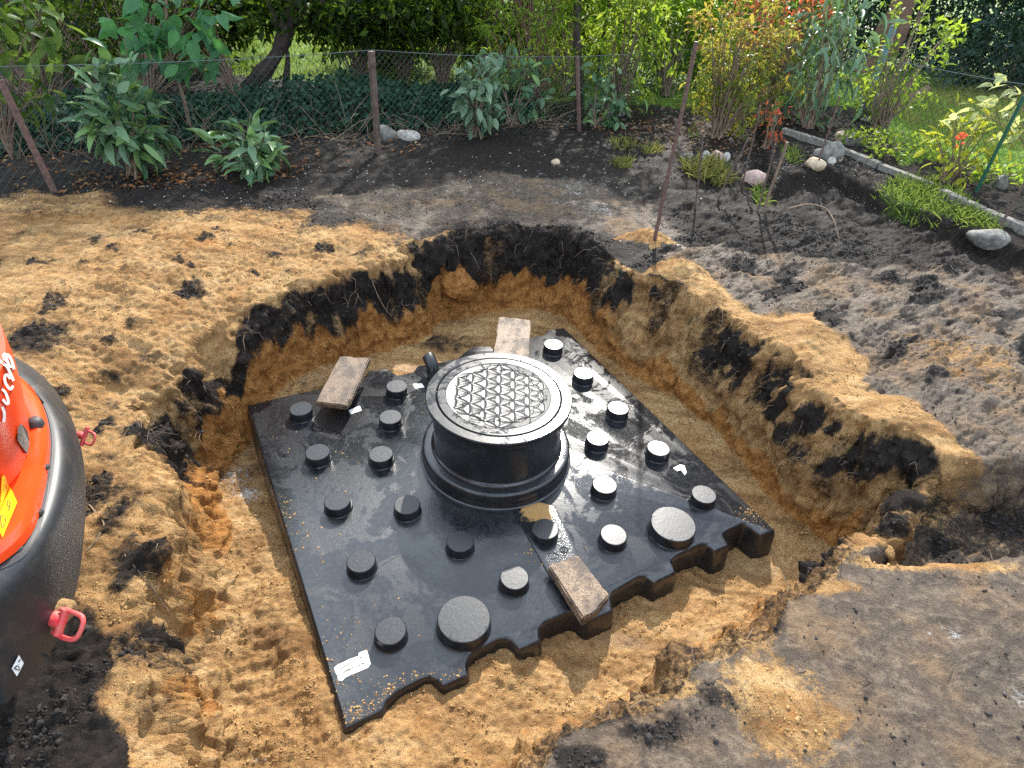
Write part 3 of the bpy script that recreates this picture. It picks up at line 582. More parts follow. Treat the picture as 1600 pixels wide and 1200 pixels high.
lid = lathe_part('lid', [(.300, LZ-.03), (.330, LZ-.028), (.336, LZ-.022), (.338, LZ-.012), (.337, LZ-.004), (.333, LZ), (.292, LZ), (.288, LZ-.003), (.286, LZ-.010), (.284, LZ-.003), (.281, LZ+.001),
                         (.270, LZ+.001), (.2455, LZ+.001), (.2445, LZ-.001), (.2415, LZ-.001), (.2405, LZ+.0004), (.236, LZ-.0006), (.001, LZ-.0006)], 128, MAT['lid'], tank, 35)
S = 0.0765; rot0 = R_(92)
pts = [(S*(q+r*0.5), S*r*math.sqrt(3)/2) for q in range(-3, 4) for r in range(-3, 4) if abs(q+r) <= 3]
pts = [(x*math.cos(rot0)-y*math.sin(rot0), x*math.sin(rot0)+y*math.cos(rot0)) for x, y in pts]
def petal_mesh(L):
    hw = L*0.134; V = []; K = 15
    for s in np.linspace(0.03, 0.97, K):
        h = math.sqrt(max(0, L*L-(s*L-L/2)**2))-L*math.sqrt(3)/2
        h = max(h, 0.0006); x = (s-0.5)*L
        for k, zz in ((1.0, -.002), (.94, .0010), (.80, .0010), (.55, -.0002), (-.55, -.0002), (-.80, .0010), (-.94, .0010), (-1.0, -.002)): V.append((x, h*1.36*k, zz))
    fs = [(i*8+j, i*8+j+1, (i+1)*8+j+1, (i+1)*8+j) for i in range(K-1) for j in range(7)]
    m = MB(); m.add(V, fs); return m.mesh('petal', MAT['lid'], 60, True)
PM = petal_mesh(S)
for i in range(len(pts)):
    for j in range(i+1, len(pts)):
        d = math.dist(pts[i], pts[j])
        if abs(d-S) < 1e-4:
            o = bpy.data.objects.new('petal', PM); COL.objects.link(o); o.parent = lid
            inv = Matrix.Translation(tank.location).inverted()
            o.location = (LX+(pts[i][0]+pts[j][0])/2, LY+(pts[i][1]+pts[j][1])/2, LZ)
            o.rotation_euler = (0, 0, math.atan2(pts[j][1]-pts[i][1], pts[j][0]-pts[i][0]))
# outer arcs that close the rosette
m = MB(); hexa = [(3*S*math.cos(rot0+k*math.pi/3), 3*S*math.sin(rot0+k*math.pi/3)) for k in range(6)]
for p in pts:
    if math.hypot(*p) > 2.55*S:
        th0 = math.atan2(p[1], p[0])
        P = [(LX+p[0]*0+q[0], LY+q[1], LZ) for q in [((p[0]-S*math.cos(th0))+S*math.cos(th0+a), (p[1]-S*math.sin(th0))+S*math.sin(th0+a)) for a in np.linspace(-1.0, 1.0, 13)] if math.hypot(*q) < .238]
        if len(P) > 2: m.tube(P, 0.0018, 5)
m.build('rosette_rim', MAT['lid'], lid, 60)
m = MB(); a0 = R_(-90)
for k in range(9): m.tube([(LX+.266*math.cos(a0+(k-4)*.022), LY+.266*math.sin(a0+(k-4)*.022), LZ+.002), (LX+.27*math.cos(a0+(k-4)*.022+.012), LY+.27*math.sin(a0+(k-4)*.022+.012), LZ+.002)], .002, 4)
m.build('embossed_mark', MAT['lid'], lid)
# elbow pipe behind the manhole
m = MB(); b0 = at(677, 588, TOPZ+.01); P = [b0+np.array(q) for q in ((0, 0, -.03), (0, 0, .02), (-.003, .008, .045), (-.012, .025, .068), (-.026, .05, .08), (-.034, .065, .082))]
m.tube(P, [.034, .034, .035, .036, .036, .037], 24); pipe = m.build('pipe_elbow', MAT['knob'], tank, 50)
# embossed marks on the strip
m = MB(); c = at(881, 859, TOPZ+.008)
m.tube([(c[0]+.016*math.cos(a), c[1]+.016*math.sin(a), c[2]) for a in np.linspace(0, 6.283, 17)], .0022, 5)
m.tube([(c[0]+.007*math.cos(a), c[1]+.007*math.sin(a), c[2]) for a in np.linspace(0.6, 5.4, 9)], .002, 5)
c = at(864, 868, TOPZ+.008)
for k in range(3): m.tube([(c[0]+.022*math.cos(a+k*2.1)*(1-.15*k), c[1]+.016*math.sin(a+k*2.1), c[2]) for a in np.linspace(0, 1.6, 6)], .0022, 5)
m.build('embossed_logo', MAT['plastic'], st)
# paper labels on the tank
def sheet(name, pts, z, mat, par, th=0.0012):
    P = wpoly(pts, z); n = len(P); m = MB()
    m.rings([ring3(P, z-th), ring3(P, z)]); return m.build(name, mat, par, fixn=True)
lab = sheet('label', [(522, 1044), (527, 1039), (546, 1030), (560, 1025), (561, 1020), (573, 1015), (579, 1037), (575, 1043), (540, 1058), (534, 1064), (529, 1063), (527, 1057)], TOPZ+.0015, MAT['white'], tank)
lab['label'] = 'white torn paper label with small black print'
for a, b, wd in [((531, 1045), (552, 1033), .0035), ((535, 1052), (554, 1041), .0035), ((547, 1054), (572, 1040), .0018), ((563, 1028), (565, 1026.5), .008), ((565, 1037.5), (569, 1035.5), .006), ((526, 1055.5), (528.5, 1054), .005), ((557, 1030), (559, 1034), .0018), ((538, 1048.5), (545, 1045), .0015)]:
    p, q = at(*a, TOPZ+.0024), at(*b, TOPZ+.0024); dd = (q-p)/np.linalg.norm(q-p); nn = np.array([-dd[1], dd[0], 0])*wd/2
    m = MB(); m.add([p+nn, p-nn, q-nn, q+nn], [(0, 1, 2, 3)]); o = m.build('print_line', MAT['ink'], lab)
    bpy.context.view_layer.update()
for nm, pts_ in [('sticker', [(545, 641), (562, 634), (565, 641), (548, 647)]), ('sticker', [(645, 600), (659, 599), (663, 605), (649, 607)]),
                 ('sticker', [(1052, 731), (1062, 726), (1069, 727), (1073, 738), (1070, 742), (1064, 734), (1058, 736)])]:
    sheet(nm, pts_, TOPZ+.0015, MAT['white'], tank)

# ------------------------------------------------------------------ slabs lying on the tank
def slab(name, top, th, mat, label, cat='slab', bev=0.006):
    """top: list of (px,py,z); thickness along the slab's own normal"""
    T = np.array([at(*q) for q in top]); n = np.cross(T[1]-T[0], T[-1]-T[0]); n /= np.linalg.norm(n)
    if n[2] < 0: n = -n
    B = T-n*th; k = len(T); c = B.mean(0)
    t = thing(name, tuple(c), label, cat)
    fs = [tuple(range(k)), tuple(range(2*k-1, k-1, -1))]+[(i, (i+1) % k, k+(i+1) % k, k+i) for i in range(k)]
    V = np.concatenate([T, B])
    bm = bmesh.new(); vs = [bm.verts.new(tuple(v-c)) for v in V]
    for f in fs: bm.faces.new([vs[i] for i in f])
    bmesh.ops.recalc_face_normals(bm, faces=bm.faces)
    bmesh.ops.bevel(bm, geom=list(bm.edges), offset=bev, segments=2, affect='EDGES')
    bmesh.ops.triangulate(bm, faces=bm.faces); bmesh.ops.subdivide_edges(bm, edges=[e for e in bm.edges if e.calc_length() > .02], cuts=5, use_grid_fill=True); bmesh.ops.triangulate(bm, faces=bm.faces); bm.normal_update()
    ep = np.array([v.co[:] for v in bm.verts])+c; en = np.array([v.normal[:] for v in bm.verts]); ed = .005*fbm(ep*22, 3)+.0022*pnoise(ep*90)-.012*np.clip(fbm(ep*16+4, 2)-.45, 0, 1)
    for v, q in zip(bm.verts, ep-c+en*ed[:, None]): v.co = q
    me = bpy.data.meshes.new(name); bm.to_mesh(me); bm.free(); me.materials.append(mat)
    me.polygons.foreach_set('use_smooth', np.ones(len(me.polygons), bool)); me.set_sharp_from_angle(angle=R_(40))
    o = bpy.data.objects.new(name, me); COL.objects.link(o); bpy.data.objects.remove(t); o.location = tuple(c)
    return tag(o, label, cat, 'loose slabs lying on the tank')
slab('stone_slab', [(493, 628, -.325), (541, 634, -.325), (549, 622, -.32), (578, 559, -.30), (531, 555, -.30)], 0.036, MAT['slab_brown'], 'long brown slab tilted over a stud at the rear left corner of the tank')
slab('stone_slab', [(857, 883, -.352), (911, 967, -.352), (932, 955, -.352), (952, 929, -.352), (903, 865, -.352)], 0.05, MAT['slab_tan'], 'tan slab with a broken corner lying on the front edge of the tank')
slab('stone_slab', [(771, 553, -.385), (826, 560, -.385), (829, 499, -.30), (780, 494, -.30)], 0.045, MAT['slab_pink'], 'pale speckled slab leaning behind the round manhole lid')

# ------------------------------------------------------------------ excavator tail
def smooth_line(P, n):
    P = np.asarray(P, float); d = np.r_[0, np.cumsum(np.linalg.norm(np.diff(P, axis=0), axis=1))]; s = np.linspace(0, d[-1], n)
    Q = np.stack([np.interp(s, d, P[:, k]) for k in range(P.shape[1])], 1)
    for _ in range(3): Q[1:-1] = 0.25*Q[:-2]+0.5*Q[1:-1]+0.25*Q[2:]
    return Q
def line_at(pts, z, n=40):
    P = np.array([at(x, y, z) for x, y in pts]); return smooth_line(P, n)
ex0 = at(20, 1000, 0.4)
exc = thing('excavator', (float(ex0[0])-.3, float(ex0[1]), 0.0), 'orange and black tail of a small excavator at the edge of the pit', 'excavator')
LO = line_at([(10, 1100), (45, 1060), (70, 1040), (95, 1000), (118, 935), (129, 870), (134, 800), (135, 750), (128, 700), (110, 645), (85, 605), (60, 580), (30, 560), (-20, 540)], 0.34)
def shift(L, pts, z): return line_at(pts, z)
MIDR = line_at([(-30, 1010), (0, 1000), (40, 975), (80, 925), (108, 850), (124, 790), (127, 745), (121, 700), (104, 652), (80, 615), (55, 588), (25, 568), (-20, 548)], 0.52)
TOPR = line_at([(-60, 960), (-20, 932), (20, 905), (60, 868), (88, 815), (102, 760), (107, 710), (103, 675), (92, 645), (72, 615), (52, 592), (25, 572), (-20, 552)], 0.64)
TIN = line_at([(-80, 930), (-40, 912), (0, 886), (38, 864), (62, 825), (77, 755), (83, 705), (81, 668), (70, 632), (55, 612), (38, 598), (10, 580), (-30, 560)], 0.66)
def back_strip(L, dx=0.9): return np.concatenate([L, (L+np.array([-dx, 0, 0]))[::-1]])
m = MB(); m.rings([back_strip(L) for L in (LO, (LO+MIDR)/2+np.array([.006, 0, 0]), MIDR, (MIDR*0.4+TOPR*0.6)+np.array([.006, 0, .006]), TOPR, TIN*0.5+TOPR*0.5+np.array([0, 0, .004]), TIN)], (True, True))
m.build('counterweight', MAT['cast'], exc, 45, fixn=True)
# lower skirt with the white sticker
SK0 = line_at([(-40, 1130), (0, 1085), (25, 1065), (50, 1040), (62, 1025)], 0.26, 16); SK1 = line_at([(-40, 900), (0, 955), (30, 990), (52, 1015), (62, 1025)], 0.36, 16)
m = MB(); m.rings([back_strip(SK0+np.array([0.012, 0, 0]), .7), back_strip(SK1+np.array([0.02, 0, 0]), .7)]); m.build('skirt', MAT['cast'], exc, 45, fixn=True)
# orange hood: ledge, then the panel that rises from it
H0 = TIN+np.array([-.004, 0, .004]); H1 = H0+np.array([0, 0, .018])
HIN = line_at([(-80, 880), (-30, 868), (10, 842), (38, 812), (55, 762), (62, 715), (62, 680), (52, 650), (46, 628), (38, 612), (30, 600), (6, 585), (-34, 565)], 0.70)
m = MB(); m.rings([back_strip(L, .8) for L in (H0, H1, H1*0.93+HIN*0.07+np.array([0, 0, .003]), HIN)]); ledge = m.build('hood_ledge', MAT['orange'], exc, 40, fixn=True)
HP0 = line_at([(-120, 800), (-40, 790), (0, 772), (30, 745), (44, 705), (48, 680), (44, 655), (40, 640), (37, 620), (33, 600)], 0.72, 24)
HP1 = line_at([(-120, 740), (-60, 735), (-20, 720), (8, 700), (25, 670), (32, 645), (33, 620), (31, 598), (27, 578), (20, 552)], 0.86, 24)
HP2 = line_at([(-120, 640), (-80, 640), (-45, 630), (-20, 610), (-6, 590), (6, 570), (10, 550), (8, 530), (3, 512), (-6, 490)], 1.02, 24)
m = MB(); m.rings([back_strip(L, .7) for L in (HP0, HP1*0.4+HP0*0.6, HP1, HP1*0.5+HP2*0.5, HP2)]); hood = m.build('hood', MAT['orange'], exc, 60, fixn=True)
# surface ray helper for parts laid on the machine
bpy.context.view_layer.update()
def on_mesh(px, py, objs, lift=0.002):
    d = Vector(ray(px, py)); best = None
    for o in objs:
        iv = o.matrix_world.inverted(); ok, loc, nr, _ = o.ray_cast(iv @ Vector(CC), (iv.to_3x3() @ d).normalized())
        if ok:
            wl = o.matrix_world @ loc; dist = (wl-Vector(CC)).length
            if best is None or dist < best[0]: best = (dist, wl, nr)
    if best is None: return None
    nr = best[2]; nr = nr if nr.dot(d) < 0 else -nr
    return np.array(best[1]+nr*lift)
MACH = [o for o in exc.children if o.type == 'MESH']
def ribbon(name, strokes, wpx, mat, par, lift=0.003):
    for stv in strokes:
        Q = smooth_line(np.array(stv), max(6, 3*len(stv))) if len(stv) > 2 else np.array(stv, float); V = []; tg = np.gradient(Q, axis=0); tg /= np.linalg.norm(tg, axis=1)[:, None]
        nn = np.stack([-tg[:, 1], tg[:, 0]], 1)
        for q, n_ in zip(Q, nn):
            a = on_mesh(*(q+n_*wpx/2), MACH, lift); b = on_mesh(*(q-n_*wpx/2), MACH, lift)
            if a is not None and b is not None: V += [a, b]
        if len(V) < 4: continue
        k = len(V)//2; m = MB(); m.add(V, [(2*i, 2*i+1, 2*i+3, 2*i+2) for i in range(k-1)]); m.build(name, mat, par)
z6 = lambda L: [(x/6.667, 520+y/6.667) for x, y in L]
ribbon('letter', [z6(L) for L in ([(128, 380), (108, 305), (80, 240), (55, 218), (42, 240), (66, 325), (92, 368), (122, 335)], [(0, 300), (50, 335), (122, 500)],
        [(88, 480), (52, 425), (26, 440), (30, 510), (65, 572), (100, 598), (114, 550)], [(0, 585), (35, 610), (66, 690), (72, 750), (40, 735), (10, 690)], [(0, 770), (24, 810), (30, 880), (18, 930)])], 4.2, MAT['white'], hood)
def decal(name, pts_, mat, par, lift=0.003):
    V = [on_mesh(x, y, MACH, lift) for x, y in pts_]
    if any(v is None for v in V): return None
    m = MB(); m.add(V, [tuple(range(len(V)))]); return m.build(name, mat, par)
z8 = lambda L: [(x/8.567, 720+y/8.567) for x, y in L]
stk = decal('warning_sticker', z8([(5, 190), (35, 180), (133, 355), (60, 560), (5, 690)]), MAT['yellow'], ledge, .004)
decal('warning_sticker', z8([(146, 365), (240, 570), (45, 1040), (5, 950), (5, 720)]), MAT['yellow'], ledge, .004)
ribbon('pictogram', [z8(L) for L in ([(25, 745), (125, 775), (40, 970), (25, 745)], [(110, 560), (150, 545), (160, 620), (120, 650), (110, 560)], [(115, 690), (150, 660), (140, 620)], [(15, 300), (45, 300), (60, 360), (35, 410), (10, 380)], [(0, 540), (18, 560), (2, 610)])], 1.3, MAT['ink'], ledge, .006)
decal('vent_patch', [(24, 668), (30, 662), (40, 674), (48, 695), (44, 712), (38, 708), (24, 688)], MAT['concrete'], hood, .004)
ws_ = decal('warning_sticker', z_ if False else [(27.5, 1022), (35, 1035), (24, 1056), (16.5, 1043)], MAT['white'], [o for o in MACH if o.name.startswith('skirt')][0], .004)
ribbon('pictogram', [[(20, 1042), (25, 1037), (28, 1045), (24, 1047), (20, 1042)], [(26, 1033), (29, 1028)]], 1.5, MAT['ink'], [o for o in MACH if o.name.startswith('skirt')][0], .006)
ribbon('panel_seam', [[(0, 889), (22, 880), (42, 865), (56, 840), (66, 815), (75, 772), (81, 730), (84, 700), (82, 670), (74, 640), (60, 618), (44, 602)]], 2.6, MAT['ink'], exc, .002)
for q in ((72, 730), (62, 800), (30, 858)):
    p = on_mesh(*q, MACH, 0)
    if p is not None:
        m = MB(); m.lathe([(.0005, .005), (.006, .005), (.0075, .003), (.008, -.003)], 12, tuple(p)); m.build('bolt', MAT['ink'], ledge, 40, fixn=True)
p = on_mesh(55, 662, MACH, 0)
if p is not None:
    m = MB(); m.lathe([(.0005, .016), (.012, .015), (.018, .008), (.019, -.006)], 16, tuple(p)); m.build('rubber_stop', MAT['ink'], ledge, 60, fixn=True)
# red lashing rings: a loop with a bolt
def lash(px, py, sc, mud, flip=1):
    p = on_mesh(px, py, MACH, 0.0)
    if p is None: p = at(px, py, .36)
    ax = np.array([0.93, -.32, .05]); ax /= np.linalg.norm(ax); bx = np.array([.25, .62, .74])*flip; bx /= np.linalg.norm(bx)
    loop = [(0, -.45), (.5, -.5), (.95, -.42), (1.05, -.1), (1.05, .3), (.95, .5), (.4, .46), (0, .4)]
    m = MB(); L = smooth_line(np.array([p+ax*(.01+u*.085*sc)+bx*v*.075*sc for u, v in loop]), 28); m.tube(L, .0068*sc, 8); o = m.build('lashing_ring', MAT['red'], exc, 60)
    m = MB(); m.tube([p-ax*.01, p+ax*.012, p+ax*.03*sc], [.022*sc, .022*sc, .018*sc], 12); m.tube([p+ax*.03*sc-bx*.03, p+ax*.03*sc+bx*.03], .012*sc, 10); m.build('bolt', MAT['red'], o, 50)
    if mud:
        m = MB(); th = np.linspace(0, 2*np.pi, 14, endpoint=False); R = []
        for k, (r, h) in enumerate(((.075, -.012), (.068, .008), (.045, .017), (.015, .02))): R.append(np.array([p-bx*.005+np.array([-.02, 0, 0])+bx*r*math.sin(t)*.55*(1+.2*random.random())+np.array([-.5, -.75, .45])*r*math.cos(t)*.8*(1+.25*random.random())+ax*h for t in th]))
        m.rings(R); m.build('mud_cake', MAT['mudcake'], exc, 60, fixn=True)
lash(84, 966, 0.82, True); lash(126, 680, 0.55, False, -1)
for nm in ('vent_patch',):
    pass

# ------------------------------------------------------------------ foliage helpers
def leaf_template(kind):
    if kind == 'fine':      # folded four-sided leaf
        V = np.array([(0, 0, 0), (.45, .5, .10), (.5, 0, -.02), (.45, -.5, .10), (1, 0, -.12)]); Fc = [(0, 2, 1), (0, 3, 2), (1, 2, 4), (2, 3, 4)]
    else:
        rows = [(.10, .25), (.28, .45), (.5, .5), (.76, .33)]; V = [(0, 0, 0)]; Fc = []
        for u, h in rows: V += [(u, h, .12*h-.22*u*u), (u, 0, -.22*u*u-.03), (u, -h, .12*h-.22*u*u)]
        V.append((1, 0, -.27)); V = np.array(V); Fc = [(0, 2, 1), (0, 3, 2)]
        for k in range(3):
            a = 1+3*k; Fc += [(a, a+1, a+4, a+3), (a+1, a+2, a+5, a+4)]
        Fc += [(10, 11, 13), (11, 12, 13)]
    return V, Fc
TPL = {k: leaf_template(k) for k in ('fine', 'broad')}
def frames(d, up_noise=0.6):
    d = d/(np.linalg.norm(d, axis=1)[:, None]+1e-9)
    u = np.array([0, 0, 1.0])+rng.normal(size=d.shape)*up_noise
    y = np.cross(u, d); y /= np.linalg.norm(y, axis=1)[:, None]+1e-9; z = np.cross(d, y)
    return np.stack([d, y, z], 2)                          # columns
def leaves_mesh(name, pos, dirs, L, Wd, mat, kind='fine', up_noise=0.6, tint=None):
    V, Fc = TPL[kind]; n = len(pos); R = frames(dirs, up_noise); L = np.broadcast_to(L, (n,)); Wd = np.broadcast_to(Wd, (n,))
    sc = np.stack([L, Wd, L], 1)[:, None, :]*V[None]
    W = np.einsum('nij,nkj->nki', R, sc)+pos[:, None]
    nv = len(V); tint = rng.random(n) if tint is None else tint
    me = bpy.data.meshes.new(name); me.vertices.add(n*nv); me.vertices.foreach_set('co', W.astype(np.float32).ravel())
    base = np.arange(n)*nv; lens = [len(f) for f in Fc]; flat = np.concatenate([np.array(f) for f in Fc])
    loops = (base[:, None]+flat[None]).ravel(); me.loops.add(len(loops)); me.loops.foreach_set('vertex_index', loops.astype(np.int32))
    ls = np.concatenate([[0], np.cumsum(lens)[:-1]]); starts = (np.arange(n)[:, None]*len(flat)+ls[None]).ravel()
    me.polygons.add(len(starts)); me.polygons.foreach_set('loop_start', starts.astype(np.int32))
    a = me.attributes.new('tint', 'FLOAT', 'POINT'); a.data.foreach_set('value', np.repeat(tint, nv).astype(np.float32))
    me.update(calc_edges=True); me.materials.append(mat); return me
LEAFM = {}
def leaf_objs(parent, pos, dirs, L, Wd, mat, up_noise=0.5):
    """single leaves, each its own object sharing a mesh"""
    key = mat.name
    if key not in LEAFM:
        V, Fc = TPL['broad']; ms = []
        for k in range(3):
            m = MB(); v = V*np.array([1, 1, 1+.5*k-.4]); m.add(v, Fc); ms.append(m.mesh('leaf', mat, 180))
        LEAFM[key] = ms
    R = frames(dirs, up_noise); ploc = np.array(parent.location)
    for i in range(len(pos)):
        o = bpy.data.objects.new('leaf', LEAFM[key][i % 3]); COL.objects.link(o); o.parent = parent
        l = float(np.broadcast_to(L, (len(pos),))[i]); w_ = float(np.broadcast_to(Wd, (len(pos),))[i])
        Mx = Matrix(R[i].tolist()).to_4x4() @ Matrix.Diagonal((l, w_, l, 1)); Mx.translation = Vector(pos[i]-ploc); o.matrix_basis = Mx
def shrub(name, base, c_off, rad, nclus, nper, L, Wd, mat, label, cat='shrub', group=None, single=False, stems=24, stem_mat=None, droop=0.2, spread=None, kind='fine', stem_r=0.009, seed=0, shell=0.45, zmin=None, extra=None):
    r = np.random.default_rng(seed+11); base = np.asarray(base, float); c = base+np.asarray(c_off); rad = np.asarray(rad)
    u = r.normal(size=(nclus, 3)); u /= np.linalg.norm(u, axis=1)[:, None]; tips = c+u*rad*(shell+(1-shell)*r.random((nclus, 1))**0.6)*(1+0.18*r.normal(size=(nclus, 1)))
    lo = base[2]+0.04 if zmin is None else zmin; tips[:, 2] = np.maximum(tips[:, 2], lo+0.05*r.random(nclus))
    t = thing(name, tuple(base), label, cat, group)
    m = MB()
    for k in range(min(stems, nclus)):
        p = tips[k]; mid = base+(p-base)*np.array([.35, .35, .55])+r.normal(size=3)*.02*rad.max()/.3
        q = base+r.normal(size=3)*np.array([.03, .03, 0])
        a = np.linspace(0, 1, 6)[:, None]; P = (1-a)**2*q+2*a*(1-a)*mid+a*a*p; m.tube(P, np.linspace(stem_r, stem_r*.3, 6), 5, cap=False)
    m.build('stems', stem_mat or MAT['twig'], t, 60)
    pos = np.repeat(tips, nper, 0); outw = pos-c; outw /= np.linalg.norm(outw, axis=1)[:, None]+1e-6
    sp = spread if spread is not None else L*0.75
    pos = pos+r.normal(size=pos.shape)*sp*np.array([1, 1, .9]); pos[:, 2] = np.maximum(pos[:, 2], lo)
    d = outw*0.7+r.normal(size=pos.shape)*0.75; d[:, 2] -= droop
    Ls = L*(0.7+0.6*r.random(len(pos))); Ws = Wd*(0.75+0.5*r.random(len(pos)))
    global rng; rng = np.random.default_rng(seed+500)
    if single: leaf_objs(t, pos, d, Ls, Ws, mat)
    else:
        ti = np.clip(0.5+0.28*np.repeat(r.normal(size=nclus), nper)+0.18*r.normal(size=len(pos)), 0.02, 0.98)
        if extra is not None: ti = np.clip(ti+extra(pos), 0.02, 0.98)
        link('foliage', leaves_mesh('foliage', pos, d, Ls, Ws, mat, kind, 0.7, ti), t, 'stuff')
    return t

# ------------------------------------------------------------------ fences
def pz(p, dz=0): return np.array([p[0], p[1], p[2]+dz])
def post(name, b, tpx, w_, mat, par, sides=4, Y=None):
    b = np.asarray(b); tp = at_y(*tpx, b[1] if Y is None else Y)
    m = MB(); P = [b-np.array([0, 0, .1]), b, b*.5+tp*.5, tp]; m.tube(P, w_*.6, sides); return m.build(name, mat, par, 40, fixn=True), tp
def mesh_panel(m, a0, a1, b0, b1, cell=0.052, rw=0.0009):
    """diagonal wires between bottom line a0-b0 and top line a1-b1"""
    ln = np.linalg.norm(b0-a0); h = np.linalg.norm(a1-a0); n = int(ln/cell); nh = h/ln
    def pt(u, v): bot = a0+(b0-a0)*u; top_ = a1+(b1-a1)*u; return bot+(top_-bot)*v
    nrm_ = np.cross(b0-a0, a1-a0); nrm_ /= np.linalg.norm(nrm_)
    for k in range(-int(h/cell)-1, n+1):
        for s in (0, 1):
            u0 = k*cell/ln; u1 = u0+nh; v0, v1 = 0.0, 1.0
            if u0 < 0: v0 = -u0/nh; u0 = 0
            if u1 > 1: v1 = 1-(u1-1)/nh; u1 = 1
            if v1-v0 < .03 or u0 >= 1: continue
            if s: A_, B_ = pt(1-u0, v0), pt(1-u1, v1)
            else: A_, B_ = pt(u0, v0), pt(u1, v1)
            off = nrm_*.002*(1 if s else -1); m.tube([A_+off, B_+off], rw, 3, cap=False)
pl = hit(85, 300); pm = hit(591, 240); pc = hit(905, 205)
fence = thing('chain_link_fence', tuple(pm), 'old green chain link fence along the shaded hedge with rusty and wooden posts', 'fence')
_, tl = post('steel_post', pl, (0, 125), .045, MAT['rust'], fence)
_, tm = post('wooden_post', pm, (580, 80), .048, MAT['oldwood'], fence)
_, tc = post('steel_post', pc, (902, 90), .035, MAT['rust'], fence, 6)
pr = np.array([2.75, 7.6, 0.1]); trp = at_y(1180, 66, 7.6); 
pl2 = pl+(pl-pm)/np.linalg.norm(pl-pm)*2.4; tl2 = pl2+(tl-pl)*np.array([1.0, 1, 1])
off = np.array([0, .05, 0])
def mid_sag(a, b, s, n=9): return [a+(b-a)*u-np.array([0, 0, s*4*u*(1-u)]) for u in np.linspace(0, 1, n)]
tlh = np.array([pl[0], pl[1]+.05, tm[2]]); pl2[2] = pl[2]
m = MB(); TOPS = [np.array([pl2[0], pl2[1], tm[2]])+off, tlh, tm+off, tc+off, trp]; BOTS = [pl2+off+np.array([0, 0, .02]), pl+off+np.array([0, 0, .02]), pm+off+np.array([0, 0, .02]), pc+off+np.array([0, 0, .02]), pr]
for k in range(4): mesh_panel(m, BOTS[k], TOPS[k], BOTS[k+1], TOPS[k+1])
m.build('chain_link_mesh', MAT['wire'], fence, 60, 'stuff')
m = MB()
for k in range(4): m.tube(mid_sag(TOPS[k], TOPS[k+1], .02), .0022, 5)
m.build('top_wire', MAT['galv'], fence, 60)
g1b = hit(1525, 300); g2b = hit(1262, 196)
fence2 = thing('chain_link_fence', tuple(g1b), 'green chain link fence on green steel posts beside the concrete edging', 'fence')
_, g1t = post('steel_post', g1b, (1600, 150), .022, MAT['greenpaint'], fence2, 8)
_, g2t = post('steel_post', g2b, (1290, 95), .022, MAT['greenpaint'], fence2, 8)
g0b = g1b+(g1b-g2b)/np.linalg.norm(g1b-g2b)*1.6; g0t = g1t+(g1b-g2b)/np.linalg.norm(g1b-g2b)*1.6
m = MB(); A1 = at_y(1355, 76, g2b[1]-.3); up_ = lambda q, dz: q+np.array([0, 0, dz])
top_far = up_(g2b, .72); top_mid = up_(g1b, .78); top_near = up_(g0b, .78)
mesh_panel(m, up_(g2b, .02), top_far, up_(g1b, .02), top_mid, .062, .0017); mesh_panel(m, up_(g1b, .02), top_mid, up_(g0b, .02), top_near, .062, .0017)
m.build('chain_link_mesh', MAT['wire'], fence2, 60, 'stuff')
m = MB(); m.tube(mid_sag(top_far, top_mid, .02), .0028, 5); m.tube(mid_sag(top_mid, top_near, .02), .0028, 5); m.build('top_wire', MAT['galv'], fence2, 60)

# stakes
def stake(bp, tp, r, mat, label, cat='stake', group=None, head=None):
    b = hit(*bp); t_p = at_y(*tp, b[1]+.02); o = thing('garden_stake', tuple(b), label, cat, group)
    bpy.data.objects.remove(o)
    m = MB(); P = np.array([b-np.array([0, 0, .08]), b*.6+t_p*.4, b*.25+t_p*.75+np.array([.003, 0, 0]), t_p]); m.tube(P-b, r, 8); me = m.mesh('garden_stake', mat, 50)
    o = bpy.data.objects.new('garden_stake', me); COL.objects.link(o); o.location = tuple(b); return tag(o, label, cat, group)
G_ = 'thin stakes pushed into the soil'
stake((1022, 378), (1088, 65), .0125, MAT['rust'], 'tall rusty steel rod standing in a pad of sand by the pit', group=G_)
stake((1088, 325), (1098, 205), .007, MAT['oldwood'], 'short upright dark stake next to the tall rusty rod', group=G_)
stake((1118, 315), (1170, 215), .007, MAT['oldwood'], 'dark stake leaning over the dry grass tuft', group=G_)
stake((1160, 290), (1188, 165), .007, MAT['oldwood'], 'thin dark stake rising beside the pink stone', group=G_)
stake((1184, 332), (1211, 225), .007, MAT['oldwood'], 'thinner of the two close stakes at the soil step', group=G_)
stake((1191, 333), (1230, 222), .011, MAT['twig'], 'thicker cut cane of the two close stakes at the soil step', group=G_)
stake((1275, 266), (1312, 150), .007, MAT['rust'], 'thin rusty stake in front of the tan and pale stones', group=G_)
stake((1556, 366), (1602, 284), .009, MAT['oldwood'], 'dark stake next to the low kerb end and grey rock', group=G_)
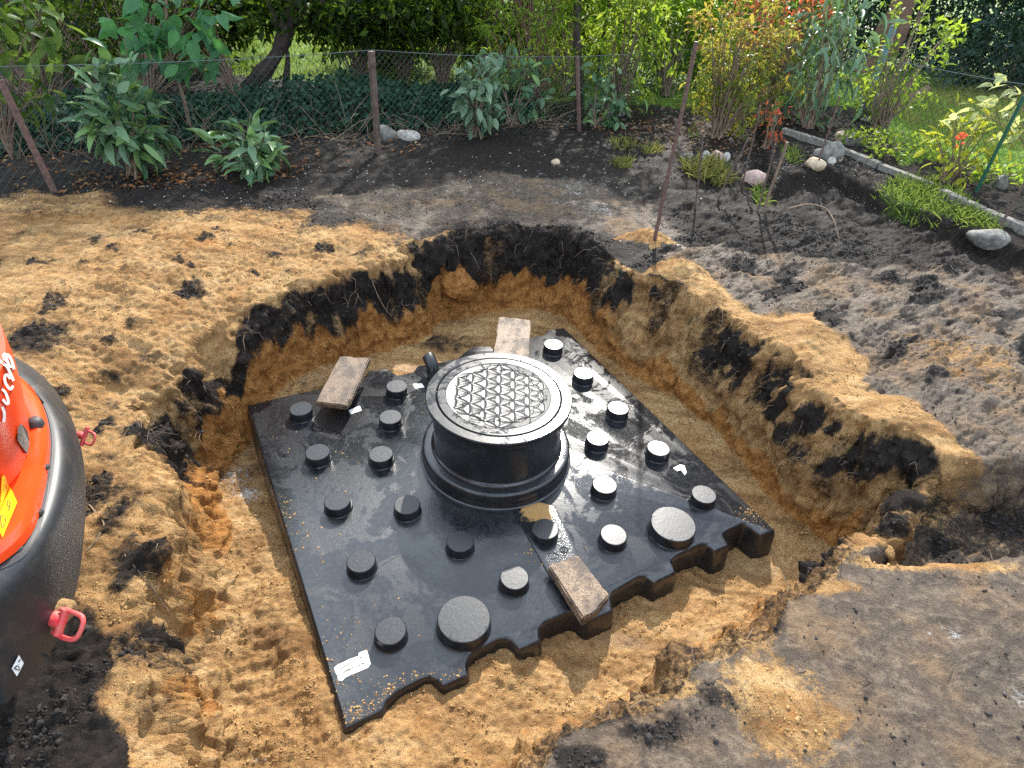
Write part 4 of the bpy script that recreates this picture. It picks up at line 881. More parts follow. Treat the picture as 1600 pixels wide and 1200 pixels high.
# bent cane and roots
def cane(pix, r, mat, name, label, zs=None):
    P = []
    for k, q in enumerate(pix):
        h0 = hit(*q[:2]) if len(q) == 2 else at_y(q[0], q[1], hit(*q[2])[1]); P.append(h0+np.array([0, 0, r]))
    P = smooth_line(np.array(P), 24); c = P[0].copy(); m = MB(); m.tube(P-c, np.linspace(r, r*.6, 24), 6)
    o = bpy.data.objects.new(name, m.mesh(name, mat, 60)); COL.objects.link(o); o.location = tuple(c); return tag(o, label, 'cane' if name != 'root' else 'root')
cane([(1215, 334), (1235, 326, (1225, 338)), (1262, 319, (1262, 345)), (1290, 325, (1290, 350)), (1303, 345, (1303, 362)), (1310, 374)], .006, MAT['twig'], 'bent_cane', 'thin brown cane bent into an arch over the dark soil')
cane([(582, 445), (590, 465), (602, 485), (612, 500)], .004, MAT['twig'], 'root', 'pale root hanging from the rear pit wall')
cane([(425, 470), (440, 490), (452, 505), (465, 520)], .003, MAT['twig'], 'root', 'thin root hanging from the dark layer at the left')
cane([(140, 790), (165, 820), (150, 850), (135, 862)], .003, MAT['twig'], 'root', 'thin root lying beside the excavator on sandy soil')
cane([(195, 868), (230, 910), (270, 965)], .0025, MAT['twig'], 'root', 'long thin root down the left bank of the pit')

# ------------------------------------------------------------------ kerbs
def kerb(a, b, wd, top, label, grp='concrete edging beside the bed'):
    A = hit(*a); B = hit(*b); d = (B-A); d[2] = 0; d /= np.linalg.norm(d); n_ = np.array([-d[1], d[0], 0])*wd
    zt = max(A[2], B[2])+top; c = (A+B)/2
    lo = min(A[2], B[2])-.15
    V = [(*(A-n_)[:2], lo), (*(B-n_)[:2], lo), (*(B+n_)[:2], lo), (*(A+n_)[:2], lo), (*(A-n_)[:2], zt), (*(B-n_)[:2], zt), (*(B+n_)[:2], zt), (*(A+n_)[:2], zt)]
    V = [np.array(v)-c for v in V]; o = bevel_obj('kerb_stone', V, BOXF, MAT['concrete'], .008); o.location = tuple(c); return tag(o, label, 'kerb', grp)
kerb((1222, 207), (1296, 232), .03, .045, 'farthest concrete kerb stone starting at the laurel')
kerb((1298, 233), (1372, 262), .03, .045, 'concrete kerb stone behind the pale stones')
kerb((1374, 263), (1452, 297), .03, .04, 'concrete kerb stone with grass in front of it')
kerb((1468, 305), (1532, 335), .035, .05, 'dark kerb stone below the green fence post')
kerb((1534, 336), (1640, 384), .035, .05, 'kerb stone at the far right beside the grey rock')

# ------------------------------------------------------------------ stones
def stone(px, py, wpx, hpx, mat, label, flat=0.7, seed=0, cat='stone', ang=0.15, name='stone', sink=.36, loc=None):
    b = hit(px, py+hpx*.35) if loc is None else np.asarray(loc); d = np.linalg.norm(b-CC); rx = wpx/2*d/FPX; rz = hpx/2*d/FPX*1.15
    bm = bmesh.new(); bmesh.ops.create_icosphere(bm, subdivisions=3, radius=1); r = np.random.default_rng(seed)
    pl_ = r.normal(size=(9, 3)); pl_ /= np.linalg.norm(pl_, axis=1)[:, None]; lim = .62+.3*r.random(9)
    P = np.array([v.co[:] for v in bm.verts])
    for q, l in zip(pl_, lim):
        s = P@q; P = np.where((s > l)[:, None], P-(s-l)[:, None]*q*.9, P)
    P = P*(1+.06*pnoise(P*2.2+seed*7)[:, None]); ca, sa = math.cos(ang), math.sin(ang)
    P = P*np.array([rx, rx*.8, rz]); P = np.stack([P[:, 0]*ca-P[:, 1]*sa, P[:, 0]*sa+P[:, 1]*ca, P[:, 2]], 1)
    for v, p_ in zip(bm.verts, P): v.co = p_
    me = bpy.data.meshes.new(name); bm.to_mesh(me); bm.free(); me.polygons.foreach_set('use_smooth', np.ones(len(me.polygons), bool)); me.set_sharp_from_angle(angle=R_(32)); me.materials.append(mat)
    o = bpy.data.objects.new(name, me); COL.objects.link(o); o.location = (b[0], b[1], b[2]+rz*(1-2*sink)); return tag(o, label, cat, 'stones around the garden bed')
stone(1271, 254, 33, 17, MAT['stone_tan'], 'flat tan stone in front of the pale angular stone', seed=1)
stone(1295, 236, 36, 32, MAT['stone_grey'], 'pale angular stone standing behind the flat tan stone', seed=2)
stone(1277, 238, 12, 14, MAT['stone_pale'], 'small pale pebble left of the angular stone', seed=3)
stone(1309, 246, 12, 14, MAT['stone_tan'], 'small tan pebble right of the angular stone', seed=4)
stone(1298, 251, 13, 11, MAT['stone_pale'], 'small round pebble below the angular stone', seed=5)
stone(1177, 277, 36, 26, MAT['stone_pink'], 'speckled pink boulder between the thin stakes', seed=6)
stone(1101, 244, 14, 17, MAT['stone_pale'], 'pale broken lump at the left of the rubble trio', seed=7)
stone(1119, 243, 24, 21, MAT['stone_pink'], 'largest lump of the rubble trio behind the dry grass', seed=8)
stone(1134, 245, 11, 16, MAT['stone_pale'], 'narrow pale lump at the right of the rubble trio', seed=9)
stone(1333, 219, 28, 22, MAT['stone_grey'], 'grey round stone behind the concrete kerb', seed=10)
stone(1315, 214, 26, 18, MAT['stone_tan'], 'brownish stone lying beside the grey one behind the kerb', seed=11)
stone(1540, 372, 52, 22, MAT['stone_grey'], 'grey rock lying in dark soil next to the kerb end', seed=12)
stone(1562, 284, 20, 20, MAT['stone_grey'], 'small grey stone on the path by the green post', seed=13)
stone(1227, 677, 11, 11, MAT['stone_rust'], 'rust orange pebble in the right pit wall', seed=14)
stone(968, 479, 10, 9, MAT['stone_pink'], 'small pinkish pebble in the rear right pit wall', seed=15)
stone(868, 252, 14, 9, MAT['stone_tan'], 'yellowish chip lying on the dark soil', seed=16)
stone(602, 208, 34, 26, MAT['stone_grey'], 'grey slab of rock just right of the wooden post', seed=17)
stone(638, 210, 38, 16, MAT['stone_pale'], 'flat pale rock beside the wooden post', seed=18, ang=-.4)
stone(958, 175, 34, 18, MAT['stone_grey'], 'long grey stone under the yellow green tree', seed=19)
stone(1358, 170, 44, 40, MAT['stone_grey'], 'mossy grey block behind the right fence', seed=20)
stone(1361, 186, 30, 10, MAT['stone_pale'], 'pale flat stone under the mossy block', seed=21)
ec = stone(715, 438, 62, 54, MAT['soil'], 'rough clod of brown earth stuck in the rear wall', seed=22, cat='clod', name='earth_clod', sink=.35)
ev = np.array([v.co[:] for v in ec.data.vertices]); bm = bmesh.new(); bm.from_mesh(ec.data); bmesh.ops.subdivide_edges(bm, edges=bm.edges, cuts=2, use_grid_fill=True); bm.normal_update()
ep = np.array([v.co[:] for v in bm.verts]); en = np.array([v.normal[:] for v in bm.verts]); ed = .018*fbm(ep*14, 3)+.010*pnoise(ep*45)
for v, q in zip(bm.verts, ep+en*ed[:, None]): v.co = q
bm.to_mesh(ec.data); bm.free(); ec.data.polygons.foreach_set('use_smooth', np.ones(len(ec.data.polygons), bool))
a_ = ec.data.attributes.new('soil_a', 'FLOAT_COLOR', 'POINT'); a_.data.foreach_set('color', np.tile(np.array([.12, 0, .8, 1], np.float32), len(ec.data.vertices)))
# board with sand around the rod
P_ = [(966, 376), (1008, 362), (1074, 386), (1042, 401)]; c = np.mean([hit(*q) for q in P_], 0)-np.array([0, 0, .016]); V = [at(*q, c[2]+.018)-c for q in P_]
V = [v-np.array([0, 0, .02]) for v in V]+V; bo = bevel_obj('wooden_board', V, BOXF, MAT['slab_brown'], .003); bo.location = tuple(c); tag(bo, 'thin square board under sand at the foot of the rod', 'board')
gridn = 22; V = []; Fc = []
Pq = [hit(*q) for q in ((955, 374), (1008, 352), (1066, 380), (1032, 404))]
for i in range(gridn):
    for j in range(gridn):
        u, v = i/(gridn-1), j/(gridn-1); q = (1-u)*((1-v)*Pq[0]+v*Pq[3])+u*((1-v)*Pq[1]+v*Pq[2]); e = 4*min(u, 1-u, .25)*4*min(v, 1-v, .25); q = q+np.array([random.gauss(0, .012), random.gauss(0, .012), 0])*(1 if e < .3 else .3)
        V.append((q[0], q[1], c[2]+.004+.045*e*(.7+.6*random.random())+.006*random.random()))
Fc = [(i*gridn+j, (i+1)*gridn+j, (i+1)*gridn+j+1, i*gridn+j+1) for i in range(gridn-1) for j in range(gridn-1)]
m = MB(); m.add(V, Fc); tag(m.build('sand_pile', MAT['soil'], None, 180, 'stuff', True), 'small pile of yellow sand on the board around the rod')

# ------------------------------------------------------------------ clods and crumbs (uncountable)
def scatter(name, sel, n, smin, smax, mat, label, seed):
    r = np.random.default_rng(seed); idx = np.flatnonzero(sel); idx = r.choice(idx, n); P = W3[idx]
    s = smin*(smax/smin)**(r.random(n)**2.2)
    ic = np.array([(0, 0, 1), (.9, 0, .45), (.28, .85, .45), (-.72, .53, .45), (-.72, -.53, .45), (.28, -.85, .45), (.72, .53, -.45), (-.28, .85, -.45), (-.9, 0, -.45), (-.28, -.85, -.45), (.72, -.53, -.45), (0, 0, -1.)])
    fc = [(0, 1, 2), (0, 2, 3), (0, 3, 4), (0, 4, 5), (0, 5, 1), (1, 6, 2), (2, 6, 7), (2, 7, 3), (3, 7, 8), (3, 8, 4), (4, 8, 9), (4, 9, 5), (5, 9, 10), (5, 10, 1), (1, 10, 6), (6, 11, 7), (7, 11, 8), (8, 11, 9), (9, 11, 10), (10, 11, 6)]
    V = ic[None]*(s[:, None, None]*(1+.45*r.normal(size=(n, 12, 1))).clip(.4, 1.7))*(.7+.6*r.random((n, 1, 3)))+P[:, None]+nrm[idx][:, None]*(s*.3)[:, None, None]
    me = bpy.data.meshes.new(name); me.vertices.add(n*12); me.vertices.foreach_set('co', V.astype(np.float32).ravel())
    L = ((np.arange(n)*12)[:, None]+np.array(fc).ravel()[None]).ravel(); me.loops.add(len(L)); me.loops.foreach_set('vertex_index', L.astype(np.int32))
    me.polygons.add(n*20); me.polygons.foreach_set('loop_start', np.arange(0, len(L), 3, dtype=np.int32)); me.update(calc_edges=True); me.materials.append(mat)
    o = link(name, me, None, 'stuff'); o['label'] = label; return o
vis = (P2[:, 1] < 4.6) & (np.abs(P2[:, 0]) < 3.2) & (P2[:, 1] > .5)
tank_in = poly_sd(P2, outl) > -0.0
scatter('soil_clods', vis & (black > .6) & (nz2+.5*nz1 > .05) & ~tank_in, 11000, .002, .009, MAT['blacksoil'], 'black crumbs of topsoil along the pit rim', 1)
scatter('sand_crumbs', vis & (black < .35) & (grey < .4) & ~tank_in & (wet < .3) & (nz2-.4*nz1 > .08), 8000, .002, .0055, MAT['sandclod'], 'sandy crumbs over the pit floor and banks', 2)
scatter('dark_crumbs', vis & (grey > .4) & (nz2 > .15), 2500, .0015, .007, MAT['blacksoil'], 'dark crumbs scattered on the grey mud', 3)
def hairs(name, sel, n, Lr, r0, hang, mat, label, seed):
    r = np.random.default_rng(seed); idx = r.choice(np.flatnonzero(sel), n); m = MB()
    for i in idx:
        L_ = Lr*(.4+1.2*r.random()); a = W3[i]-nrm[i]*.006; d = nrm[i]*(.5 if hang else .05)+r.normal(size=3)*np.array([.7, .7, .25 if hang else .12])
        d = d/np.linalg.norm(d); b = a+d*L_*.5+np.array([0, 0, .004]); c = b+d*L_*.4+r.normal(size=3)*L_*.15+np.array([0, 0, -.5*L_ if hang else 0])
        if not hang: c[2] = max(c[2], gz(c[0], c[1])+.001); b[2] = max(b[2], gz(b[0], b[1])+.002)
        m.tube([a, b, c], [r0, r0*.8, r0*.4], 4, cap=False)
    o = m.build(name, mat, None, 60, 'stuff'); o['label'] = label
hairs('rootlets', vis & wall & (black > .45) & (t_ > .35), 260, .075, .0016, True, MAT['twig'], 'fine roots hanging out of the dark topsoil band', 31)
hairs('loose_twigs', vis & ~inF & ~wall & (P2[:, 1] > 1), 260, .07, .0018, False, MAT['twig'], 'small twigs and root bits scattered over the soil', 32)
hairs('dark_twigs', vis & ~wall & (grey > .4), 160, .09, .0018, False, MAT['bark'], 'dark root bits lying on the compacted mud', 33)
def specks(name, spots, n, smin, smax, mat, label, seed):
    r = np.random.default_rng(seed); V = []; Fc = []
    for k in range(n):
        px, py, rad = spots[r.integers(len(spots))]; q = at(px+r.normal()*rad, py+r.normal()*rad*.6, TOPZ)
        if poly_sd(q[None, :2], outl)[0] < .012: continue
        sz = smin*(smax/smin)**(r.random()**2); b = len(V); d = r.normal(size=(6, 3))*.25*sz
        V += [q+np.array(v)*sz+d[i] for i, v in enumerate(((1, 0, .2), (0, 1, .2), (-1, 0, .2), (0, -1, .2), (0, 0, .9), (0, 0, -.1)))]
        Fc += [(b, b+1, b+4), (b+1, b+2, b+4), (b+2, b+3, b+4), (b+3, b, b+4)]
    m = MB(); m.add(V, Fc); o = m.build(name, mat, None, None, 'stuff', True); o['label'] = label
specks('sand_specks', [(545, 1120, 16), (575, 1112, 18), (610, 1085, 14), (640, 1070, 18), (668, 1062, 12), (720, 1062, 14), (1190, 815, 14), (1170, 800, 10), (430, 790, 14), (440, 810, 14), (470, 850, 30), (500, 700, 50), (855, 860, 20), (700, 600, 40), (560, 980, 40), (520, 1060, 22)], 1500, .0012, .006, MAT['sandclod'], 'sand specks strewn on top of the black tank', 44)
# fallen leaves along the fence
def drop(name, n, poly, z, mat, L, Wd, label, seed, lift=.008, kind='fine', flat=True):
    r = np.random.default_rng(seed); W = wpoly(poly, z); lo, hi = W.min(0), W.max(0); Q = lo+(hi-lo)*r.random((n*4, 2)); Q = Q[poly_sd(Q, W) > 0][:n]
    pos = np.array([(x, y, gz(x, y)+lift*(.3+r.random())) for x, y in Q]); d = r.normal(size=pos.shape); d[:, 2] *= .15
    o = link(name, leaves_mesh(name, pos, d, L*(.6+.8*r.random(len(pos))), Wd*(.6+.8*r.random(len(pos))), mat, kind, .35), None, 'stuff'); o['label'] = label; return o
drop('fallen_leaves', 1700, [(-200, 330), (0, 300), (200, 285), (420, 262), (600, 245), (760, 215), (900, 200), (1250, 215), (1250, 150), (800, 150), (300, 190), (-200, 230)], 0, MAT['litter'], .055, .02, 'brown dead leaves lying along the fence', 5)
drop('fallen_leaves', 500, [(930, 190), (1210, 190), (1210, 260), (1080, 245), (940, 215)], 0, MAT['litter'], .04, .018, 'dead leaves under the autumn shrub', 6)
drop('pale_chips', 260, [(-100, 320), (100, 285), (500, 262), (900, 225), (1150, 330), (900, 300), (500, 330)], 0, MAT['stone_pale'], .016, .009, 'small pale chips and bits scattered over the dark soil', 9)
drop('fallen_leaves', 300, [(100, 300), (330, 292), (480, 275), (470, 250), (330, 255), (120, 270)], 0, MAT['litter'], .06, .022, 'dead leaves on the soil under the two glossy laurels', 10)
drop('gravel_chips', 700, [(1200, 240), (1300, 230), (1480, 320), (1560, 380), (1390, 315), (1290, 270), (1215, 285)], .1, MAT['concrete'], .014, .01, 'pale chips scattered over the dark bed', 8)
def grass_tuft(name, polys, n, Ls, mat, label, seed):
    r = np.random.default_rng(seed); allp = []
    for poly, z in polys:
        W = wpoly(poly, z); lo, hi = W.min(0), W.max(0); Q = lo+(hi-lo)*r.random((n*3, 2)); allp.append(Q[poly_sd(Q, W) > .02*r.normal(size=len(Q))][:n])
    Q = np.concatenate(allp); pos = np.array([(x, y, gz(x, y)) for x, y in Q]); d = r.normal(size=pos.shape)*.7; d[:, 2] = .9
    o = link(name, leaves_mesh(name, pos, d, Ls*(.5+r.random(len(pos))), .0055, mat, 'broad', .8), None, 'stuff'); o['label'] = label; return o
grass_tuft('grass_patch', [([(1370, 300), (1400, 285), (1450, 285), (1500, 310), (1540, 345), (1560, 372), (1500, 355), (1430, 330)], .1)], 800, .085, MAT['grass'], 'bright green grass patch in front of the kerb', 21)
grass_tuft('grass_patch', [([(1068, 262), (1100, 256), (1130, 262), (1142, 280), (1125, 292), (1085, 282)], 0)], 450, .11, MAT['drygrass'], 'dry yellowish grass tuft behind the tall rod', 22)
grass_tuft('grass_patch', [([(950, 222), (975, 215), (1000, 225), (985, 240), (955, 236)], 0), ([(1005, 232), (1030, 228), (1030, 240), (1008, 242)], 0), ([(955, 255), (985, 252), (975, 266)], 0)], 120, .07, MAT['drygrass'], 'thin grass tufts near the fence corner', 23)
grass_tuft('grass_patch', [([(1175, 300), (1195, 285), (1200, 320), (1180, 325)], 0), ([(1225, 240), (1245, 245), (1235, 260)], .1)], 60, .09, MAT['grass'], 'small grass tufts beside the close pair of stakes', 24)

# ------------------------------------------------------------------ near plants
gS = 'evergreen shrubs along the fence'
b = hit(215, 275)
shrub('laurel_shrub', b, (-.02, .02, .40), (.20, .16, .33), 40, 6, .155, .056, MAT['laurel'], 'glossy large laurel beside the rusty leaning post', group=gS, single=True, spread=.05, droop=.05, seed=1, stems=18)
b = hit(388, 272)
shrub('laurel_shrub', b, (.02, .02, .17), (.17, .15, .18), 30, 5, .14, .05, MAT['laurel'], 'low glossy laurel between the large laurel and the wooden post', group=gS, single=True, spread=.045, droop=-.15, seed=2, stems=12)
b = hit(740, 215)
shrub('laurel_shrub', b, (.03, .05, .34), (.22, .17, .27), 40, 5, .115, .056, MAT['pale_laurel'], 'pale leaved laurel right of the wooden post', group=gS, single=True, spread=.05, droop=.25, seed=3, stems=14)
b = hit(800, 195)
shrub('laurel_shrub', b, (0, .15, .3), (.24, .2, .3), 28, 5, .12, .055, MAT['laurel'], 'darker laurel tucked behind the pale leaved one', group=gS, single=True, droop=.3, seed=4, stems=12)
b = hit(930, 198)
shrub('laurel_shrub', b, (.05, .1, .22), (.2, .16, .22), 26, 5, .11, .052, MAT['laurel'], 'small laurel at the foot of the corner post', group=gS, single=True, droop=.3, seed=5, stems=12)
# sapling with broad leaves hanging into the picture
b = hit(298, 215); t = thing('sapling', tuple(b), 'young tree with pale bent stem and broad hanging leaves', 'sapling')
P = smooth_line(np.array([b-np.array([0, 0, .05]), at_y(294, 180, b[1]), at_y(285, 145, b[1]), at_y(272, 112, b[1]), at_y(258, 60, b[1]-.1), at_y(262, 0, b[1]-.1), at_y(250, -120, b[1])]), 20)
m = MB(); m.tube(P, np.linspace(.017, .009, 20), 8); m.build('trunk', MAT['twig'], t, 60)
r = np.random.default_rng(9); cl = np.array([(210, 12), (180, 40), (235, 30), (255, 60), (300, 20), (335, 12), (270, 95), (230, 75), (195, 62), (285, 60), (320, 60), (250, 10), (345, -30), (200, -30), (280, -30), (325, 90), (222, 100), (300, 105), (262, 30), (240, 48)])
pos = []; dd = []
for (x, y) in cl:
    for k in range(6): pos.append(at_y(x+r.normal()*14, y+r.normal()*11, b[1]-.15+r.normal()*.14)); dd.append((r.normal()*.8, -.35+r.normal()*.5, -.55+.4*r.normal()))
leaf_objs(t, np.array(pos), np.array(dd), .15*(.7+.5*r.random(len(pos))), .092*(.8+.4*r.random(len(pos))), MAT['walnut'])
# yellowish leaves at the left edge
b = hit(20, 250)
t = thing('edge_shrub', tuple(b), 'loose shrub with yellow green leaves behind the leaning post', 'shrub', gS)
m = MB(); pos = []; dd = []
for k, (x, y) in enumerate([(10, 40), (40, 60), (75, 85), (55, 30), (20, 90), (35, 120), (5, 70), (70, 145), (15, 180), (-10, 140), (80, 40), (-20, 60), (45, 165), (60, 110)]):
    tip = at_y(x, y, b[1]+.1*r.normal()); a = np.linspace(0, 1, 6)[:, None]; m.tube((1-a)**2*b+2*a*(1-a)*(b*.5+tip*.5+np.array([-.1, 0, .15]))+a*a*tip, np.linspace(.009, .003, 6), 5)
    for q in range(6): pos.append(tip+r.normal(size=3)*.06); dd.append(r.normal(size=3)*.8+np.array([.3, -.3, -.2]))
m.build('stems', MAT['twig'], t, 60); leaf_objs(t, np.array(pos), np.array(dd), .15, .065, MAT['edge'])
# sunny plants on the right
b = hit(1480, 285)
shrub('sunlit_shrub', b, (.02, .05, .28), (.26, .2, .32), 26, 5, .085, .038, MAT['sunny'], 'sunlit yellow green shrub with red blossom by the green post', group='plants along the right fence', single=True, droop=.0, seed=31, stems=16)
fl = [o for o in bpy.data.objects if o.name.startswith('sunlit_shrub')][0]
bpy.context.view_layer.update()
m = MB(); pf = at_y(1503, 214, b[1]-.15)
for k in range(14): q = pf+r.normal(size=3)*.022; m.lathe([(.001, .012), (.011, .006), (.012, -.004), (.001, -.01)], 7, tuple(q))
m.build('blossom', MAT['flower'], fl, 60, fixn=True)
b = hit(1640, 290); t = thing('pale_leaved_shrub', tuple(b), 'arching shoot with large whitish sunlit leaves by the green post', 'shrub', 'plants along the right fence')
m = MB(); pos = []; dd = []
for tip in [(1500, 178), (1530, 180), (1545, 178), (1560, 150), (1575, 135), (1590, 170), (1580, 200), (1600, 150)]:
    tp = at_y(*tip, b[1]-.15); a = np.linspace(0, 1, 8)[:, None]; m.tube((1-a)**2*b+2*a*(1-a)*(b*.4+tp*.6+np.array([.05, 0, .25]))+a*a*tp, np.linspace(.007, .0025, 8), 5)
    for q in range(4): pos.append(tp+r.normal(size=3)*.05); dd.append(r.normal(size=3)*.5+np.array([-.7, -.2, -.1]))
m.build('stems', MAT['twig'], t, 60); leaf_objs(t, np.array(pos), np.array(dd), .12, .05, MAT['paleleaf'])
b = hit(1400, 265)
shrub('ground_cover', hit(1385, 235), (.1, -.05, .02), (.5, .45, .12), 60, 9, .05, .03, MAT['lime'], 'low green leafy ground cover behind the kerb', 'plant', group='plants along the right fence', stems=10, seed=33, droop=-.2)
shrub('ground_cover', hit(1520, 275), (.1, -.05, .02), (.5, .35, .10), 40, 9, .05, .03, MAT['lime'], 'low yellow green leafy plants at the foot of the sunlit shrub', 'plant', group='plants along the right fence', stems=10, seed=34, droop=-.2)

# ------------------------------------------------------------------ shrubs and trees behind the fence
gB = 'shrubs behind the fence'
W0 = lambda px, py: hit(px, py)
shrub('bamboo_shrub', W0(830, 178), (0, .15, .75), (.5, .35, .75), 90, 12, .11, .018, MAT['lime'], 'bright green narrow leaved shrub behind the pale laurel', group=gB, stems=50, seed=41, droop=.5, stem_mat=MAT['bark2'])
shrub('bright_shrub', W0(960, 180), (.05, .1, .7), (.45, .4, .65), 80, 12, .10, .042, MAT['lime'], 'bright yellow green shrub with drooping leaves at the fence corner', group=gB, stems=40, seed=42, droop=.7)
def redtop(p): return np.clip((p[:, 2]-0.75)*0.9, -.2, .6)
shrub('autumn_shrub', W0(1120, 215), (.1, .15, .66), (.5, .4, .64), 160, 14, .064, .026, MAT['autumn'], 'tall autumn shrub turning yellow and red behind the rusty rod', group=gB, stems=70, seed=43, droop=.5, stem_mat=MAT['twig'], extra=redtop)
shrub('autumn_shrub', W0(1190, 195), (.0, .3, 1.0), (.45, .35, .35), 60, 12, .06, .025, MAT['redleaf'], 'red leaved branches above the tall autumn shrub', group=gB, stems=40, seed=44, droop=.5, stem_mat=MAT['twig'])
shrub('red_sprig', W0(1195, 232), (.0, .0, .2), (.12, .1, .16), 14, 4, .06, .026, MAT['redleaf'], 'small sprig with red leaves above the pink stone', 'plant', group=gB, stems=10, seed=45, droop=.6)
shrub('laurel_tree', W0(1262, 200), (.05, .25, .62), (.36, .35, .62), 60, 6, .15, .038, MAT['pale_laurel'], 'laurel with long hanging leaves at the start of the kerb', group=gB, single=True, stems=30, seed=46, droop=.9)
shrub('apple_shrub', W0(1372, 205), (.1, .3, .6), (.4, .45, .6), 60, 10, .07, .034, MAT['lime'], 'loose green shrub with arching shoots behind the right fence', group=gB, stems=40, seed=47, droop=.2)
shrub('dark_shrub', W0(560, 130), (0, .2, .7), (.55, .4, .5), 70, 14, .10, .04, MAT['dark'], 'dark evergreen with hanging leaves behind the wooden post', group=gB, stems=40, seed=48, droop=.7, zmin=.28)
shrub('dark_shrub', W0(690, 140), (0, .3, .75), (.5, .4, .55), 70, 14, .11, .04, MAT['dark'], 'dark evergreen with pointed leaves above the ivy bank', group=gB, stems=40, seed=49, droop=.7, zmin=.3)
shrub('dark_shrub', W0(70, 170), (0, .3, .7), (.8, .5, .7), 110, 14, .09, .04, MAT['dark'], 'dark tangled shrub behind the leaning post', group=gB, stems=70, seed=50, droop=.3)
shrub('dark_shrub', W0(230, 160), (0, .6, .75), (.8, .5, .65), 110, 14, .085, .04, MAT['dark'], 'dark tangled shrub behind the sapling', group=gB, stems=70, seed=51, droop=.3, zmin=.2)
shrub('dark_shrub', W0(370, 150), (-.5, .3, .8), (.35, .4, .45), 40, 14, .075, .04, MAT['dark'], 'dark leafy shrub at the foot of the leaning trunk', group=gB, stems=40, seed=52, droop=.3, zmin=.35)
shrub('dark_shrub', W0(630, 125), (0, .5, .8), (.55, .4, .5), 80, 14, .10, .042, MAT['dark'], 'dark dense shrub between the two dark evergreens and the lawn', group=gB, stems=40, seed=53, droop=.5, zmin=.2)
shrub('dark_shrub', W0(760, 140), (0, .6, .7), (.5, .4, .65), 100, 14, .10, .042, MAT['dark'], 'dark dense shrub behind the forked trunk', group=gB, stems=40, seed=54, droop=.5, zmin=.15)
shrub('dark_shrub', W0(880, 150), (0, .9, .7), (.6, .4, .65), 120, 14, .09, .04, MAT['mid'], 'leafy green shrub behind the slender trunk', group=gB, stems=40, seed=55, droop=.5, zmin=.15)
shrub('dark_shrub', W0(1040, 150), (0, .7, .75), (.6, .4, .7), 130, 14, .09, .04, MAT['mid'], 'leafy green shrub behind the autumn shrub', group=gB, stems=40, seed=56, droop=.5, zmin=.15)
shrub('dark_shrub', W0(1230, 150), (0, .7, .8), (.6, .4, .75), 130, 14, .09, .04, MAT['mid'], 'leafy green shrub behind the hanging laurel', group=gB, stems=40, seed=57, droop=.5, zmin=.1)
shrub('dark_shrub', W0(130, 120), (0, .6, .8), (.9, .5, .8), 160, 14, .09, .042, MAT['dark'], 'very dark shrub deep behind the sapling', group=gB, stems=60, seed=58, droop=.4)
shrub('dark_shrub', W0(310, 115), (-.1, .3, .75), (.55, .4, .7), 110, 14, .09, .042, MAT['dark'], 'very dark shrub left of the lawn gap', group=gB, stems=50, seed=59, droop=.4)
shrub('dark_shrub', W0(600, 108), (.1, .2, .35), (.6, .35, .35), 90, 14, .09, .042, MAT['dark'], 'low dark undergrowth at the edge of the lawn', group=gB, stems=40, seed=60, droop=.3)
# leaning trunk and other trees
def tree(name, path, rad, branches, crown, nclus, nper, L, Wd, mat, label, bark, seed, group='trees behind the fence', cat='tree'):
    path = [np.asarray(p, float) for p in path]; t = thing(name, tuple(path[0]), label, cat, group); m = MB(); P = smooth_line(np.array(path), 20); m.tube(P, np.linspace(rad, rad*.55, 20)*(1+.12*np.random.default_rng(seed).normal(size=20)), 10)
    for bp in branches: bp = smooth_line(np.array([np.asarray(q, float) for q in bp]), 12); m.tube(bp, np.linspace(rad*.5, rad*.15, 12), 7)
    m.build('trunk', bark, t, 70); r = np.random.default_rng(seed); tips = []
    for c, rd, n_ in crown:
        u = r.normal(size=(n_, 3)); u /= np.linalg.norm(u, axis=1)[:, None]; tips.append(np.array(c)+u*np.array(rd)*(.35+.65*r.random((n_, 1))**.6))
    tips = np.concatenate(tips); top_ = P[-1]; m = MB()
    for k in range(0, len(tips), max(1, len(tips)//60)):
        a = np.linspace(0, 1, 6)[:, None]; st_ = P[r.integers(10, 20)]; m.tube((1-a)**2*st_+2*a*(1-a)*(st_*.5+tips[k]*.5+np.array([0, 0, .15]))+a*a*tips[k], np.linspace(.022, .006, 6), 5, cap=False)
    m.build('branches', bark, t, 60); pos = np.repeat(tips, nper, 0)+r.normal(size=(len(tips)*nper, 3))*L*1.1; d = r.normal(size=pos.shape); d[:, 2] -= .4
    ti = np.clip(.5+.28*np.repeat(r.normal(size=len(tips)), nper)+.18*r.normal(size=len(pos)), .02, .98)
    link('crown', leaves_mesh('crown', pos, d, L*(.7+.6*r.random(len(pos))), Wd, mat, 'fine', .7, ti), t, 'stuff'); return t
b1 = W0(385, 140)
Y1 = b1[1]
